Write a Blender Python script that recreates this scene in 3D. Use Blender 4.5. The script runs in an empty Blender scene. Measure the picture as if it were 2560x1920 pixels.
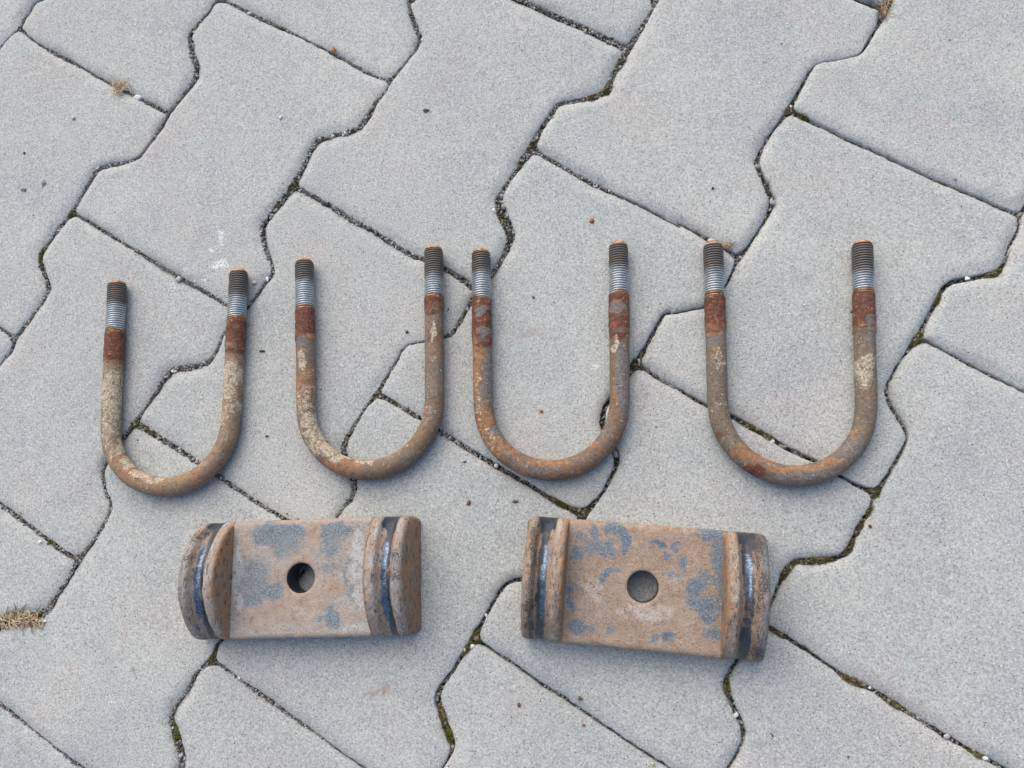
import bpy, math, random
import numpy as np
from mathutils import Matrix, Vector
from mathutils.geometry import delaunay_2d_cdt

# ------------------------------------------------------------------ camera, sky, sun, exposure
SC = bpy.context.scene
COL = SC.collection
MM = 0.001
cam_d = bpy.data.cameras.new("camera")
cam_d.sensor_width = 36.0
cam_d.lens = 36.0 * 1955 / 2560
cam_d.clip_start = 0.01
cam_d.clip_end = 200
cam = bpy.data.objects.new("camera", cam_d)
R = Matrix(((0.99111017, 0.02765921, 0.13012678), (0.0, 0.978151, -0.2078957), (-0.1330437, 0.20604754, 0.96945541)))
M4 = R.to_4x4()
M4.translation = Vector((66.432, -106.127, 494.888)) * MM
cam.matrix_world = M4
COL.objects.link(cam)
SC.camera = cam

SUN_EL = math.radians(46)
SUN_AZ = math.radians(-24)          # from the upper left of the picture
W = bpy.data.worlds.new("World")
SC.world = W
W.use_nodes = True
wn = W.node_tree.nodes
sky = wn.new("ShaderNodeTexSky")
sky.sky_type = 'NISHITA'
sky.sun_disc = False
sky.sun_elevation = SUN_EL
sky.sun_rotation = SUN_AZ
sky.air_density = 1.0
sky.dust_density = 3.0
sky.ozone_density = 1.0
bg = wn["Background"]
bg.inputs[1].default_value = 0.115
W.node_tree.links.new(sky.outputs[0], bg.inputs[0])
sun_d = bpy.data.lights.new("sun", 'SUN')
sun_d.energy = 1.6
sun_d.angle = math.radians(85)
sun_d.color = (1.0, 0.90, 0.74)
sun = bpy.data.objects.new("sun", sun_d)
dirv = Vector((math.sin(SUN_AZ) * math.cos(SUN_EL), math.cos(SUN_AZ) * math.cos(SUN_EL), math.sin(SUN_EL)))
sun.rotation_euler = dirv.to_track_quat('Z', 'Y').to_euler()
COL.objects.link(sun)
SC.view_settings.view_transform = 'Standard'
SC.view_settings.look = 'None'
SC.view_settings.gamma = 1
SC.view_settings.use_curve_mapping = False
SC.view_settings.exposure = 0.72

# ------------------------------------------------------------------ data, millimetres on the ground plane
# paver outlines: in view?, flat x,y list
STONES = [
[0,[-929.4,1042.1,-926.0,1007.4,-944.8,976.3,-963.6,945.2,-996.0,932.1,-1014.0,902.4,-877.8,820.3,-859.8,850.1,-863.1,884.9,-844.3,915.9,-825.5,947.0,-793.2,960.1,-775.2,989.9,-911.4,1071.9]],
[0,[-1033.0,871.0,-1029.6,836.3,-1048.4,805.2,-1067.2,774.2,-1099.6,761.0,-1117.6,731.3,-981.3,649.2,-963.3,679.0,-966.7,713.8,-947.9,744.8,-929.1,775.9,-896.7,789.0,-878.7,818.8,-1015.0,900.8]],
[0,[-861.2,884.4,-857.9,849.7,-876.7,818.6,-895.5,787.6,-927.8,774.4,-945.8,744.7,-809.6,662.7,-791.6,692.4,-795.0,727.2,-776.2,758.2,-757.4,789.3,-725.0,802.4,-707.0,832.2,-843.2,914.2]],
[0,[-964.8,713.3,-961.4,678.6,-980.2,647.5,-999.0,616.5,-1031.4,603.3,-1049.4,573.6,-913.2,491.6,-895.2,521.3,-898.5,556.1,-879.7,587.1,-860.9,618.2,-828.6,631.3,-810.5,661.1,-946.8,743.1]],
[0,[-689.5,897.8,-686.1,863.1,-704.9,832.0,-723.7,801.0,-756.1,787.8,-774.1,758.1,-637.9,676.1,-619.9,705.8,-623.2,740.6,-604.4,771.6,-585.6,802.7,-553.3,815.8,-535.2,845.6,-671.5,927.6]],
[0,[-793.1,726.7,-789.7,692.0,-808.5,660.9,-827.3,629.9,-859.7,616.7,-877.7,587.0,-741.4,505.0,-723.4,534.7,-726.8,569.5,-708.0,600.5,-689.2,631.6,-656.8,644.7,-638.8,674.5,-775.1,756.5]],
[0,[-896.6,555.6,-893.3,520.9,-912.1,489.8,-930.9,458.8,-963.2,445.6,-981.2,415.9,-845.0,333.9,-827.0,363.6,-830.4,398.4,-811.6,429.4,-792.8,460.5,-760.4,473.6,-742.4,503.4,-878.6,585.4]],
[0,[-1000.2,384.6,-996.8,349.8,-1015.6,318.7,-1034.4,287.7,-1066.8,274.5,-1084.8,244.8,-948.6,162.8,-930.5,192.5,-933.9,227.3,-915.1,258.3,-896.3,289.4,-863.9,302.5,-845.9,332.3,-982.2,414.3]],
[0,[-517.8,911.2,-514.4,876.5,-533.2,845.4,-552.0,814.4,-584.4,801.2,-602.4,771.5,-466.1,689.5,-448.1,719.2,-451.5,754.0,-432.7,785.0,-413.9,816.1,-381.5,829.2,-363.5,859.0,-499.8,941.0]],
[0,[-621.3,740.2,-618.0,705.4,-636.8,674.3,-655.6,643.3,-687.9,630.1,-705.9,600.4,-569.7,518.4,-551.7,548.1,-555.1,582.9,-536.3,613.9,-517.5,645.0,-485.1,658.1,-467.1,687.9,-603.3,769.9]],
[0,[-724.9,569.1,-721.5,534.3,-740.3,503.2,-759.1,472.2,-791.5,459.0,-809.5,429.3,-673.3,347.3,-655.2,377.0,-658.6,411.8,-639.8,442.8,-621.0,473.9,-588.7,487.0,-570.6,516.8,-706.9,598.8]],
[0,[-828.5,398.0,-825.1,363.2,-843.9,332.1,-862.7,301.1,-895.1,287.9,-913.1,258.2,-776.8,176.2,-758.8,205.9,-762.2,240.7,-743.4,271.7,-724.6,302.8,-692.2,315.9,-674.2,345.7,-810.5,427.7]],
[0,[-932.0,226.9,-928.7,192.1,-947.5,161.0,-966.3,130.0,-998.6,116.8,-1016.6,87.1,-880.4,5.1,-862.4,34.8,-865.7,69.6,-846.9,100.7,-828.1,131.7,-795.8,144.8,-777.8,174.6,-914.0,256.6]],
[0,[-346.0,924.7,-342.7,889.9,-361.5,858.8,-380.3,827.8,-412.6,814.6,-430.6,784.9,-294.4,702.9,-276.4,732.6,-279.8,767.4,-261.0,798.4,-242.2,829.5,-209.8,842.6,-191.8,872.4,-328.0,954.4]],
[0,[-449.6,753.6,-446.2,718.8,-465.0,687.7,-483.8,656.7,-516.2,643.5,-534.2,613.8,-398.0,531.8,-379.9,561.5,-383.3,596.3,-364.5,627.3,-345.7,658.4,-313.4,671.5,-295.3,701.3,-431.6,783.3]],
[0,[-553.2,582.5,-549.8,547.7,-568.6,516.6,-587.4,485.6,-619.8,472.4,-637.8,442.7,-501.5,360.7,-483.5,390.4,-486.9,425.2,-468.1,456.3,-449.3,487.3,-416.9,500.4,-398.9,530.2,-535.2,612.2]],
[0,[-656.7,411.4,-653.4,376.6,-672.2,345.5,-691.0,314.5,-723.3,301.3,-741.3,271.6,-605.1,189.6,-587.1,219.3,-590.4,254.1,-571.6,285.2,-552.8,316.2,-520.5,329.3,-502.5,359.1,-638.7,441.1]],
[0,[-760.3,240.3,-756.9,205.5,-775.7,174.4,-794.5,143.4,-826.9,130.2,-844.9,100.5,-708.7,18.5,-690.6,48.2,-694.0,83.0,-675.2,114.1,-656.4,145.1,-624.0,158.3,-606.0,188.0,-742.3,270.0]],
[0,[-863.9,69.2,-860.5,34.4,-879.3,3.3,-898.1,-27.7,-930.5,-40.9,-948.5,-70.6,-812.2,-152.6,-794.2,-122.9,-797.6,-88.1,-778.8,-57.0,-760.0,-26.0,-727.6,-12.8,-709.6,16.9,-845.8,98.9]],
[0,[-967.4,-101.9,-964.1,-136.7,-982.9,-167.8,-1001.7,-198.8,-1034.0,-212.0,-1052.0,-241.7,-915.8,-323.7,-897.8,-294.0,-901.1,-259.2,-882.3,-228.1,-863.5,-197.1,-831.2,-183.9,-813.2,-154.2,-949.4,-72.2]],
[0,[-174.3,938.1,-170.9,903.3,-189.7,872.2,-208.5,841.2,-240.9,828.0,-258.9,798.3,-122.7,716.3,-104.7,746.0,-108.0,780.8,-89.2,811.9,-70.4,842.9,-38.3,856.4,-20.6,885.7,-156.3,967.8]],
[0,[-277.9,767.0,-274.5,732.2,-293.3,701.1,-312.1,670.1,-344.5,656.9,-362.5,627.2,-226.2,545.2,-208.2,574.9,-211.6,609.7,-192.8,640.8,-174.0,671.8,-141.6,684.9,-123.6,714.7,-259.9,796.7]],
[1,[-381.4,595.9,-378.1,561.1,-396.9,530.0,-415.7,499.0,-448.0,485.8,-466.0,456.1,-329.8,374.1,-311.8,403.8,-315.1,438.6,-296.3,469.7,-277.5,500.7,-245.2,513.9,-227.2,543.6,-363.4,625.6]],
[1,[-485.0,424.8,-481.6,390.0,-500.4,358.9,-519.2,327.9,-551.6,314.7,-569.6,285.0,-433.4,203.0,-415.3,232.7,-418.7,267.4,-412.8,289.4,-405.5,298.4,-400.1,303.8,-397.8,313.0,-393.4,318.5,-389.5,327.2,-348.7,342.8,-330.7,372.5,-467.0,454.5]],
[1,[-588.6,253.7,-585.2,218.9,-604.0,187.8,-622.8,156.8,-655.2,143.6,-673.2,113.9,-536.9,31.9,-518.9,61.6,-522.3,96.4,-503.5,127.5,-484.7,158.5,-452.3,171.7,-434.3,201.4,-570.6,283.4]],
[0,[-692.1,82.6,-688.8,47.8,-707.6,16.7,-726.4,-14.3,-758.7,-27.5,-776.7,-57.2,-640.5,-139.2,-622.5,-109.5,-625.8,-74.7,-607.0,-43.6,-588.2,-12.6,-555.9,0.6,-537.9,30.3,-674.1,112.3]],
[0,[-795.7,-88.5,-792.3,-123.3,-811.1,-154.4,-829.9,-185.4,-862.3,-198.6,-880.3,-228.3,-744.0,-310.3,-726.0,-280.6,-729.4,-245.8,-710.6,-214.7,-691.8,-183.7,-659.4,-170.5,-641.4,-140.8,-777.7,-58.8]],
[0,[-899.3,-259.6,-895.9,-294.4,-914.7,-325.5,-933.5,-356.5,-965.9,-369.7,-983.9,-399.4,-847.6,-481.4,-829.6,-451.7,-833.0,-416.9,-814.2,-385.8,-795.4,-354.8,-763.0,-341.6,-745.0,-311.9,-881.2,-229.9]],
[0,[-1002.8,-430.7,-999.5,-465.5,-1018.2,-496.6,-1037.0,-527.6,-1069.4,-540.7,-1087.4,-570.5,-951.2,-652.5,-933.2,-622.8,-936.5,-588.0,-917.7,-556.9,-898.9,-525.9,-866.6,-512.7,-848.6,-483.0,-984.8,-401.0]],
[0,[-2.2,951.4,1.2,916.6,-17.7,885.4,-36.5,854.3,-69.2,841.4,-87.2,811.7,48.9,730.2,66.7,759.5,63.3,794.3,82.2,825.5,101.1,856.6,133.4,869.8,151.2,899.1,15.6,980.7]],
[0,[-106.1,780.4,-102.8,745.6,-121.6,714.5,-140.4,683.5,-172.7,670.3,-190.7,640.6,-54.6,559.1,-36.9,588.4,-40.2,623.2,-21.4,654.4,-2.5,685.5,29.9,698.7,47.6,728.0,-88.1,810.1]],
[0,[-209.7,609.3,-206.3,574.5,-225.1,543.4,-243.9,512.4,-276.3,499.2,-294.3,469.5,-158.1,387.5,-140.0,417.2,-143.4,452.0,-124.6,483.1,-105.8,514.1,-73.4,527.3,-56.0,556.9,-191.7,639.0]],
[1,[-313.3,438.2,-309.9,403.4,-328.7,372.3,-347.5,341.3,-388.8,326.4,-392.5,318.0,-396.7,312.5,-398.3,303.7,-383.7,290.6,-368.2,280.5,-348.5,269.4,-330.5,257.9,-311.4,246.4,-287.0,232.1,-262.3,218.2,-251.0,234.0,-244.0,245.6,-244.1,253.4,-249.7,268.9,-253.6,282.4,-247.2,291.0,-237.3,302.6,-233.8,311.0,-228.0,312.3,-209.4,343.0,-177.0,356.2,-159.0,385.9,-295.3,467.9]],
[1,[-404.7,297.6,-412.0,289.0,-416.8,267.2,-413.5,232.3,-432.3,201.2,-451.1,170.2,-483.4,157.0,-501.4,127.3,-376.3,52.7,-370.4,48.9,-365.3,46.4,-355.2,59.2,-346.5,73.4,-344.2,80.9,-346.7,86.2,-350.6,96.3,-351.0,94.9,-355.4,108.8,-349.6,117.8,-343.1,129.1,-333.8,141.2,-329.2,150.1,-321.7,165.4,-316.0,175.8,-306.8,178.7,-291.1,180.0,-282.1,183.0,-276.9,190.1,-265.8,210.0,-263.3,216.5,-287.7,230.9,-312.2,245.1,-331.3,256.6,-349.3,268.2,-368.9,279.4,-384.4,289.7,-399.3,302.1]],
[1,[-520.4,96.0,-517.0,61.2,-535.8,30.1,-554.6,-0.9,-587.0,-14.1,-605.0,-43.8,-468.7,-125.8,-450.7,-96.1,-454.1,-61.3,-435.3,-30.2,-416.5,0.8,-384.1,14.0,-373.6,27.8,-367.4,36.1,-366.7,43.4,-371.5,47.3,-377.2,51.3,-502.4,125.7]],
[0,[-624.0,-75.1,-620.6,-109.9,-639.4,-141.0,-658.2,-172.0,-690.6,-185.1,-708.6,-214.9,-572.3,-296.9,-554.3,-267.2,-557.7,-232.4,-538.9,-201.3,-520.1,-170.3,-487.7,-157.1,-469.7,-127.4,-605.9,-45.4]],
[0,[-727.5,-246.2,-724.2,-281.0,-743.0,-312.0,-761.8,-343.1,-794.1,-356.2,-812.1,-386.0,-675.9,-468.0,-657.9,-438.3,-661.2,-403.5,-642.4,-372.4,-623.6,-341.4,-591.3,-328.2,-573.3,-298.5,-709.5,-216.5]],
[0,[-831.1,-417.3,-827.7,-452.1,-846.5,-483.1,-865.3,-514.2,-897.7,-527.3,-915.7,-557.1,-779.4,-639.1,-761.4,-609.4,-764.8,-574.6,-746.0,-543.5,-727.2,-512.5,-694.8,-499.3,-676.8,-469.6,-813.1,-387.6]],
[0,[169.6,964.8,172.9,930.0,154.1,898.8,135.2,867.7,102.8,854.5,85.1,825.2,220.7,743.6,238.4,772.9,235.1,807.7,253.9,838.9,272.8,870.0,305.2,883.2,322.9,912.5,187.3,994.1]],
[0,[66.0,793.7,69.4,758.9,50.5,727.7,31.6,696.6,-0.7,683.4,-18.5,654.1,117.1,572.5,134.9,601.8,131.5,636.6,150.4,667.8,169.2,698.9,201.6,712.1,219.3,741.4,83.7,823.0]],
[0,[-37.6,622.6,-34.2,587.8,-53.1,556.6,-72.2,525.8,-104.6,512.6,-122.6,482.9,13.6,401.4,31.3,430.7,27.9,465.5,46.8,496.7,65.7,527.8,98.0,541.0,115.8,570.3,-19.8,651.9]],
[1,[-141.5,451.6,-138.2,416.8,-157.0,385.7,-175.8,354.7,-208.1,341.5,-226.1,311.9,-222.3,310.0,-206.9,300.6,-193.1,292.3,-176.9,282.9,-152.9,268.0,-133.3,255.9,-111.9,241.5,-122.5,248.1,-108.9,239.2,-97.7,233.1,-90.2,230.2,-80.3,241.9,-71.6,254.4,-69.5,263.2,-73.1,271.4,-77.5,283.5,-79.6,295.5,-74.8,295.0,-56.8,325.6,-37.9,356.7,-5.5,369.9,12.2,399.2,-123.5,481.3]],
[1,[-233.0,310.0,-236.2,302.0,-245.6,289.8,-250.4,281.9,-246.7,269.9,-241.3,253.8,-241.9,245.0,-249.9,233.2,-261.1,216.4,-264.6,209.4,-275.7,189.4,-280.8,181.3,-290.7,177.7,-306.4,176.4,-314.6,174.1,-320.2,164.6,-327.5,149.3,-330.5,141.2,-325.1,137.8,-308.0,127.5,-287.1,114.6,-266.7,102.1,-249.8,91.2,-259.1,96.6,-241.2,86.3,-216.4,72.4,-202.4,63.2,-192.2,57.3,-183.2,68.6,-175.6,79.8,-171.6,84.8,-172.2,90.5,-175.9,101.6,-173.8,93.9,-180.3,108.9,-182.5,121.4,-176.4,130.8,-168.4,142.5,-161.2,152.0,-154.1,165.7,-148.6,178.2,-142.9,187.9,-133.6,188.3,-134.9,188.7,-122.2,191.0,-113.4,194.0,-106.2,203.8,-100.9,213.7,-92.6,222.4,-91.1,228.4,-98.2,232.0,-109.6,238.0,-124.2,249.2,-113.8,242.8,-134.1,254.6,-153.7,266.7,-177.8,281.5,-194.0,290.7,-207.7,299.3,-223.0,308.8,-227.5,310.5]],
[1,[-341.2,127.8,-347.6,116.6,-351.8,108.2,-351.5,101.5,-351.8,102.9,-344.3,87.2,-341.8,81.0,-344.7,72.6,-353.2,57.8,-363.4,43.5,-365.6,35.3,-372.6,27.1,-382.9,12.5,-415.3,-0.6,-433.3,-30.4,-357.0,-74.9,-343.4,-83.3,-330.0,-91.2,-316.6,-99.6,-303.7,-107.8,-295.2,-110.6,-285.7,-99.2,-278.9,-86.9,-276.0,-79.5,-277.3,-72.9,-278.5,-73.6,-283.0,-62.7,-285.8,-54.1,-283.4,-46.4,-277.3,-37.0,-270.1,-26.8,-266.0,-19.4,-258.3,-9.7,-251.3,1.8,-245.5,12.8,-240.8,19.1,-222.3,20.8,-212.9,23.3,-207.1,32.3,-205.3,41.0,-199.6,47.9,-193.3,55.9,-203.2,61.9,-217.4,70.8,-242.1,84.8,-261.6,98.1,-252.3,92.7,-267.5,100.9,-288.0,113.2,-308.9,126.1,-325.8,136.5,-332.0,138.5]],
[1,[-452.2,-61.7,-448.9,-96.5,-467.7,-127.5,-486.5,-158.6,-518.8,-171.7,-536.8,-201.5,-400.6,-283.5,-382.6,-253.8,-385.9,-219.0,-367.1,-187.9,-348.5,-157.1,-347.0,-153.0,-334.8,-149.0,-319.8,-146.7,-314.0,-144.3,-307.4,-134.3,-300.8,-122.7,-296.6,-113.0,-304.6,-109.7,-317.9,-101.7,-331.1,-93.0,-344.5,-85.0,-358.1,-76.6,-434.2,-32.0]],
[0,[-555.8,-232.8,-552.4,-267.6,-571.2,-298.6,-590.0,-329.7,-622.4,-342.8,-640.4,-372.6,-504.1,-454.6,-486.1,-424.9,-489.5,-390.1,-470.7,-359.0,-451.9,-328.0,-419.5,-314.8,-401.5,-285.1,-537.8,-203.1]],
[0,[-659.4,-403.9,-656.0,-438.7,-674.8,-469.7,-693.6,-500.8,-725.9,-513.9,-744.0,-543.7,-607.7,-625.7,-589.7,-595.9,-593.1,-561.2,-574.3,-530.1,-555.5,-499.1,-523.1,-485.9,-505.1,-456.2,-641.3,-374.2]],
[0,[341.3,978.2,344.7,943.4,325.8,912.2,306.9,881.1,274.6,867.9,256.8,838.6,392.4,757.0,410.2,786.3,406.8,821.1,425.7,852.3,444.5,883.4,476.9,896.6,494.6,925.9,359.0,1007.5]],
[0,[237.7,807.1,241.1,772.3,222.2,741.1,203.4,710.0,171.0,696.8,153.3,667.5,288.8,585.9,306.6,615.2,303.2,650.0,322.1,681.2,341.0,712.3,373.3,725.5,391.1,754.8,255.5,836.4]],
[0,[134.2,636.0,137.5,601.2,118.7,570.1,99.8,538.9,67.4,525.7,49.7,496.4,185.3,414.8,203.0,444.1,199.7,478.9,218.5,510.1,237.4,541.2,269.8,554.4,287.5,583.7,151.9,665.3]],
[1,[30.6,464.9,34.0,430.1,15.1,399.0,-3.8,367.8,-36.1,354.6,-53.9,325.3,81.8,243.0,93.2,260.0,101.9,272.9,99.8,270.3,96.1,307.8,115.0,339.0,133.8,370.1,166.2,383.3,183.9,412.6,48.3,494.2]],
[1,[-73.8,293.1,-77.0,293.2,-75.3,284.1,-71.1,272.2,-67.7,263.4,-70.5,253.9,-79.5,241.3,-89.0,228.5,-91.5,221.8,-98.5,212.2,-103.4,202.1,-111.2,191.0,-121.5,187.7,-128.4,188.1,-127.1,187.8,-141.0,184.8,-146.7,177.2,-152.1,164.9,-157.3,151.9,-153.4,149.1,-133.2,136.6,-120.7,128.5,-105.6,116.7,-118.5,124.3,-98.8,114.7,-85.6,105.0,-68.1,93.5,-61.2,91.4,-44.7,83.1,-30.7,74.0,-23.6,67.9,-12.8,80.9,-5.7,93.1,-3.0,103.1,-5.0,107.5,-9.6,117.8,-12.4,130.5,-8.6,137.5,-1.4,147.8,4.8,158.8,11.5,169.5,18.6,182.5,26.0,193.3,31.5,202.2,42.7,203.9,56.1,205.3,64.7,208.9,69.1,219.7,76.3,232.5,79.8,239.6,-55.2,323.1]],
[1,[-165.6,140.5,-174.4,129.4,-179.9,120.8,-178.2,109.5,-174.8,97.1,-176.9,104.5,-170.9,90.8,-170.0,84.3,-174.4,78.8,-182.1,67.9,-191.3,55.6,-198.7,47.2,-204.0,40.4,-205.5,31.7,-211.3,21.2,-221.8,17.8,-239.2,16.0,-243.7,11.6,-249.8,1.0,-257.5,-10.2,-262.3,-19.5,-255.7,-21.8,-245.5,-28.3,-227.8,-38.7,-214.2,-47.0,-199.6,-56.3,-185.0,-65.3,-167.1,-76.2,-150.9,-85.3,-125.0,-98.1,-115.8,-85.0,-107.9,-72.3,-107.4,-74.2,-105.2,-66.4,-107.4,-59.6,-111.6,-49.9,-115.0,-40.7,-112.7,-33.7,-106.0,-23.6,-99.2,-12.1,-92.5,-3.7,-85.6,8.5,-79.0,18.9,-75.3,26.7,-71.1,30.1,-60.3,32.1,-49.4,34.0,-41.8,37.0,-35.7,46.2,-30.6,55.8,-25.7,64.9,-32.9,71.1,-46.3,80.4,-62.0,89.5,-69.0,91.4,-86.9,103.2,-100.2,112.5,-114.4,121.9,-109.8,119.4,-122.1,126.4,-134.5,134.7,-154.4,147.3,-159.1,148.9]],
[1,[-268.6,-27.9,-276.1,-37.8,-282.5,-46.8,-284.5,-54.0,-281.5,-62.1,-277.7,-71.1,-276.0,-69.9,-274.4,-79.7,-277.4,-87.6,-284.3,-100.1,-293.6,-113.0,-299.0,-123.6,-306.0,-135.2,-312.0,-146.3,-318.4,-150.7,-333.7,-153.5,-344.4,-156.6,-346.9,-158.1,-365.1,-188.1,-337.6,-206.0,-324.9,-212.7,-312.2,-220.8,-299.8,-227.7,-287.4,-235.5,-277.7,-240.5,-228.8,-270.1,-210.8,-240.3,-211.2,-235.6,-213.4,-228.5,-217.4,-219.2,-220.5,-212.0,-218.4,-204.1,-212.2,-197.2,-208.4,-189.8,-203.5,-181.2,-196.2,-174.5,-191.2,-163.5,-184.5,-158.5,-176.6,-146.9,-169.9,-138.9,-159.3,-135.7,-147.8,-132.2,-142.2,-126.0,-133.7,-112.8,-126.0,-99.7,-151.6,-86.7,-168.1,-77.8,-186.0,-67.0,-200.5,-57.7,-215.4,-49.0,-229.2,-41.0,-246.9,-30.7,-257.2,-25.0,-264.1,-22.2]],
[1,[-384.1,-219.4,-380.7,-254.2,-399.5,-285.2,-418.3,-316.3,-450.6,-329.4,-468.7,-359.2,-332.4,-441.2,-314.4,-411.4,-317.8,-376.7,-299.0,-345.6,-280.2,-314.6,-247.8,-301.4,-229.8,-271.7,-278.3,-241.5,-287.9,-236.5,-300.4,-228.7,-312.8,-221.7,-325.5,-213.7,-338.2,-207.1,-366.1,-189.7]],
[0,[-487.6,-390.5,-484.2,-425.3,-503.0,-456.3,-521.8,-487.4,-554.2,-500.5,-572.2,-530.3,-436.0,-612.3,-418.0,-582.5,-421.3,-547.8,-402.5,-516.7,-383.7,-485.7,-351.4,-472.5,-333.4,-442.8,-469.6,-360.8]],
[0,[513.0,991.6,516.4,956.8,497.5,925.7,478.7,894.5,446.3,881.3,428.6,852.0,564.1,770.4,581.9,799.7,578.5,834.5,597.4,865.7,616.3,896.8,648.6,910.0,666.4,939.3,530.8,1020.9]],
[0,[409.5,820.5,412.8,785.7,394.0,754.6,375.1,723.4,342.7,710.2,325.0,680.9,460.6,599.3,478.3,628.6,475.0,663.4,493.8,694.6,512.7,725.7,545.1,738.9,562.8,768.2,427.2,849.8]],
[0,[305.9,649.4,309.3,614.6,290.4,583.5,271.5,552.3,239.2,539.2,221.4,509.8,357.0,428.2,374.8,457.5,371.4,492.3,390.3,523.5,409.1,554.6,441.5,567.8,459.2,597.1,323.6,678.7]],
[1,[202.3,478.3,205.7,443.5,186.8,412.4,168.0,381.2,135.6,368.1,117.9,338.7,255.5,258.1,271.2,286.4,267.8,321.2,286.7,352.4,305.6,383.5,337.9,396.7,355.7,426.0,220.1,507.6]],
[1,[98.8,307.2,101.8,275.1,106.1,277.6,95.6,258.5,84.1,239.3,79.0,231.0,71.9,218.4,67.8,205.8,57.0,201.7,43.2,200.4,33.4,199.3,28.9,191.4,21.3,180.8,15.8,169.1,19.4,165.4,33.9,154.7,50.3,143.4,66.6,133.7,82.6,124.2,98.4,114.7,112.2,105.1,109.2,108.7,118.1,104.0,133.4,93.6,143.6,86.9,148.9,83.2,156.8,91.3,163.6,101.6,168.5,109.9,171.2,118.5,169.5,125.2,164.8,137.7,162.3,146.9,166.8,156.4,173.1,166.7,180.0,175.2,186.4,184.7,196.3,201.0,201.7,210.4,206.4,216.9,214.3,218.2,228.0,219.2,236.6,221.9,241.8,230.1,249.1,241.7,253.0,253.2,116.5,336.5]],
[1,[7.5,157.0,0.0,146.9,-6.3,136.2,-8.2,130.3,-4.2,119.7,0.3,109.3,1.2,102.9,-3.4,92.1,-10.8,79.6,-21.9,64.2,-28.6,54.6,-33.9,45.2,-39.7,34.5,-48.7,31.3,-60.1,30.6,-70.5,28.9,-74.0,25.8,-77.6,18.1,-83.9,7.6,-89.3,-3.8,-84.2,-5.8,-70.5,-13.9,-60.5,-20.5,-47.0,-28.8,-31.7,-38.6,-15.7,-48.3,0.1,-57.7,13.6,-65.4,26.0,-73.6,36.0,-78.7,44.7,-81.2,54.9,-72.5,59.9,-63.5,63.5,-56.0,64.7,-50.7,64.0,-46.4,59.8,-37.3,55.8,-27.2,57.2,-18.0,64.0,-7.4,72.2,1.9,77.9,12.4,88.4,27.1,93.8,37.3,98.6,45.4,105.3,46.5,103.0,44.7,112.8,46.3,123.1,47.8,130.1,49.6,135.4,56.8,141.0,65.5,144.4,72.7,146.9,80.1,142.0,84.9,132.2,91.8,117.1,102.5,111.6,106.7,114.6,103.0,97.4,113.1,81.6,122.6,65.4,131.7,49.2,141.6,32.6,152.9,18.0,163.4,13.7,165.5]],
[1,[-97.8,-13.2,-104.6,-24.4,-110.5,-34.7,-112.0,-40.6,-109.0,-48.8,-104.2,-58.4,-102.2,-66.5,-107.5,-77.5,-108.3,-75.6,-114.7,-85.7,-123.8,-99.9,-132.3,-113.7,-140.9,-127.0,-146.5,-134.1,-158.7,-137.8,-168.6,-140.8,-175.1,-148.1,-183.1,-159.8,-189.3,-164.9,-192.1,-174.4,-188.0,-176.7,-179.3,-182.3,-167.9,-189.7,-154.4,-197.6,-138.9,-207.4,-125.8,-214.4,-115.0,-221.4,-103.3,-228.6,-93.9,-233.4,-57.2,-256.2,-41.2,-231.4,-38.2,-225.3,-38.2,-221.0,-42.5,-212.6,-46.1,-203.3,-48.9,-193.7,-45.0,-186.4,-39.2,-179.8,-34.7,-173.1,-29.4,-164.9,-25.9,-158.7,-18.8,-147.2,-12.3,-136.0,-8.2,-128.9,-3.4,-124.3,4.8,-122.9,17.1,-120.7,22.9,-116.1,30.0,-106.4,37.2,-95.5,41.8,-85.4,34.6,-81.8,24.4,-76.2,12.1,-67.9,-1.4,-60.4,-17.3,-51.0,-33.4,-41.3,-48.6,-31.3,-61.7,-22.3,-71.8,-16.0,-85.3,-8.1,-90.9,-6.2]],
[1,[-202.3,-182.3,-206.9,-190.6,-211.1,-198.0,-216.8,-205.0,-218.1,-211.7,-214.2,-217.8,-210.2,-227.3,-207.8,-235.2,-209.0,-240.9,-227.7,-271.8,-246.5,-302.9,-278.9,-316.0,-296.9,-345.8,-160.7,-427.8,-142.7,-398.0,-146.0,-363.3,-127.2,-332.2,-108.4,-301.2,-76.1,-288.0,-58.6,-258.4,-94.5,-234.5,-104.0,-229.8,-115.7,-222.5,-126.5,-215.6,-139.6,-208.6,-155.2,-198.8,-168.7,-191.0,-180.1,-183.7,-188.8,-178.4,-194.2,-177.8]],
[0,[-315.9,-377.1,-312.5,-411.9,-331.3,-442.9,-350.1,-474.0,-382.5,-487.1,-400.5,-516.9,-264.2,-598.9,-246.2,-569.1,-249.6,-534.4,-230.8,-503.3,-212.0,-472.3,-179.6,-459.1,-161.6,-429.4,-297.9,-347.4]],
[0,[684.8,1005.0,688.1,970.2,669.3,939.1,650.4,907.9,618.0,894.8,600.3,865.4,735.9,783.8,753.6,813.1,750.3,847.9,769.1,879.1,788.0,910.2,820.4,923.4,838.1,952.7,702.5,1034.3]],
[0,[581.2,833.9,584.6,799.1,565.7,768.0,546.8,736.8,514.5,723.7,496.7,694.3,632.3,612.7,650.1,642.0,646.7,676.8,665.6,708.0,684.4,739.1,716.8,752.3,734.5,781.6,598.9,863.2]],
[0,[477.6,662.8,481.0,628.0,462.1,596.9,443.3,565.7,410.9,552.6,393.2,523.2,528.8,441.6,546.5,470.9,543.1,505.7,562.0,536.9,580.9,568.0,613.2,581.2,631.0,610.5,495.4,692.1]],
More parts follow.
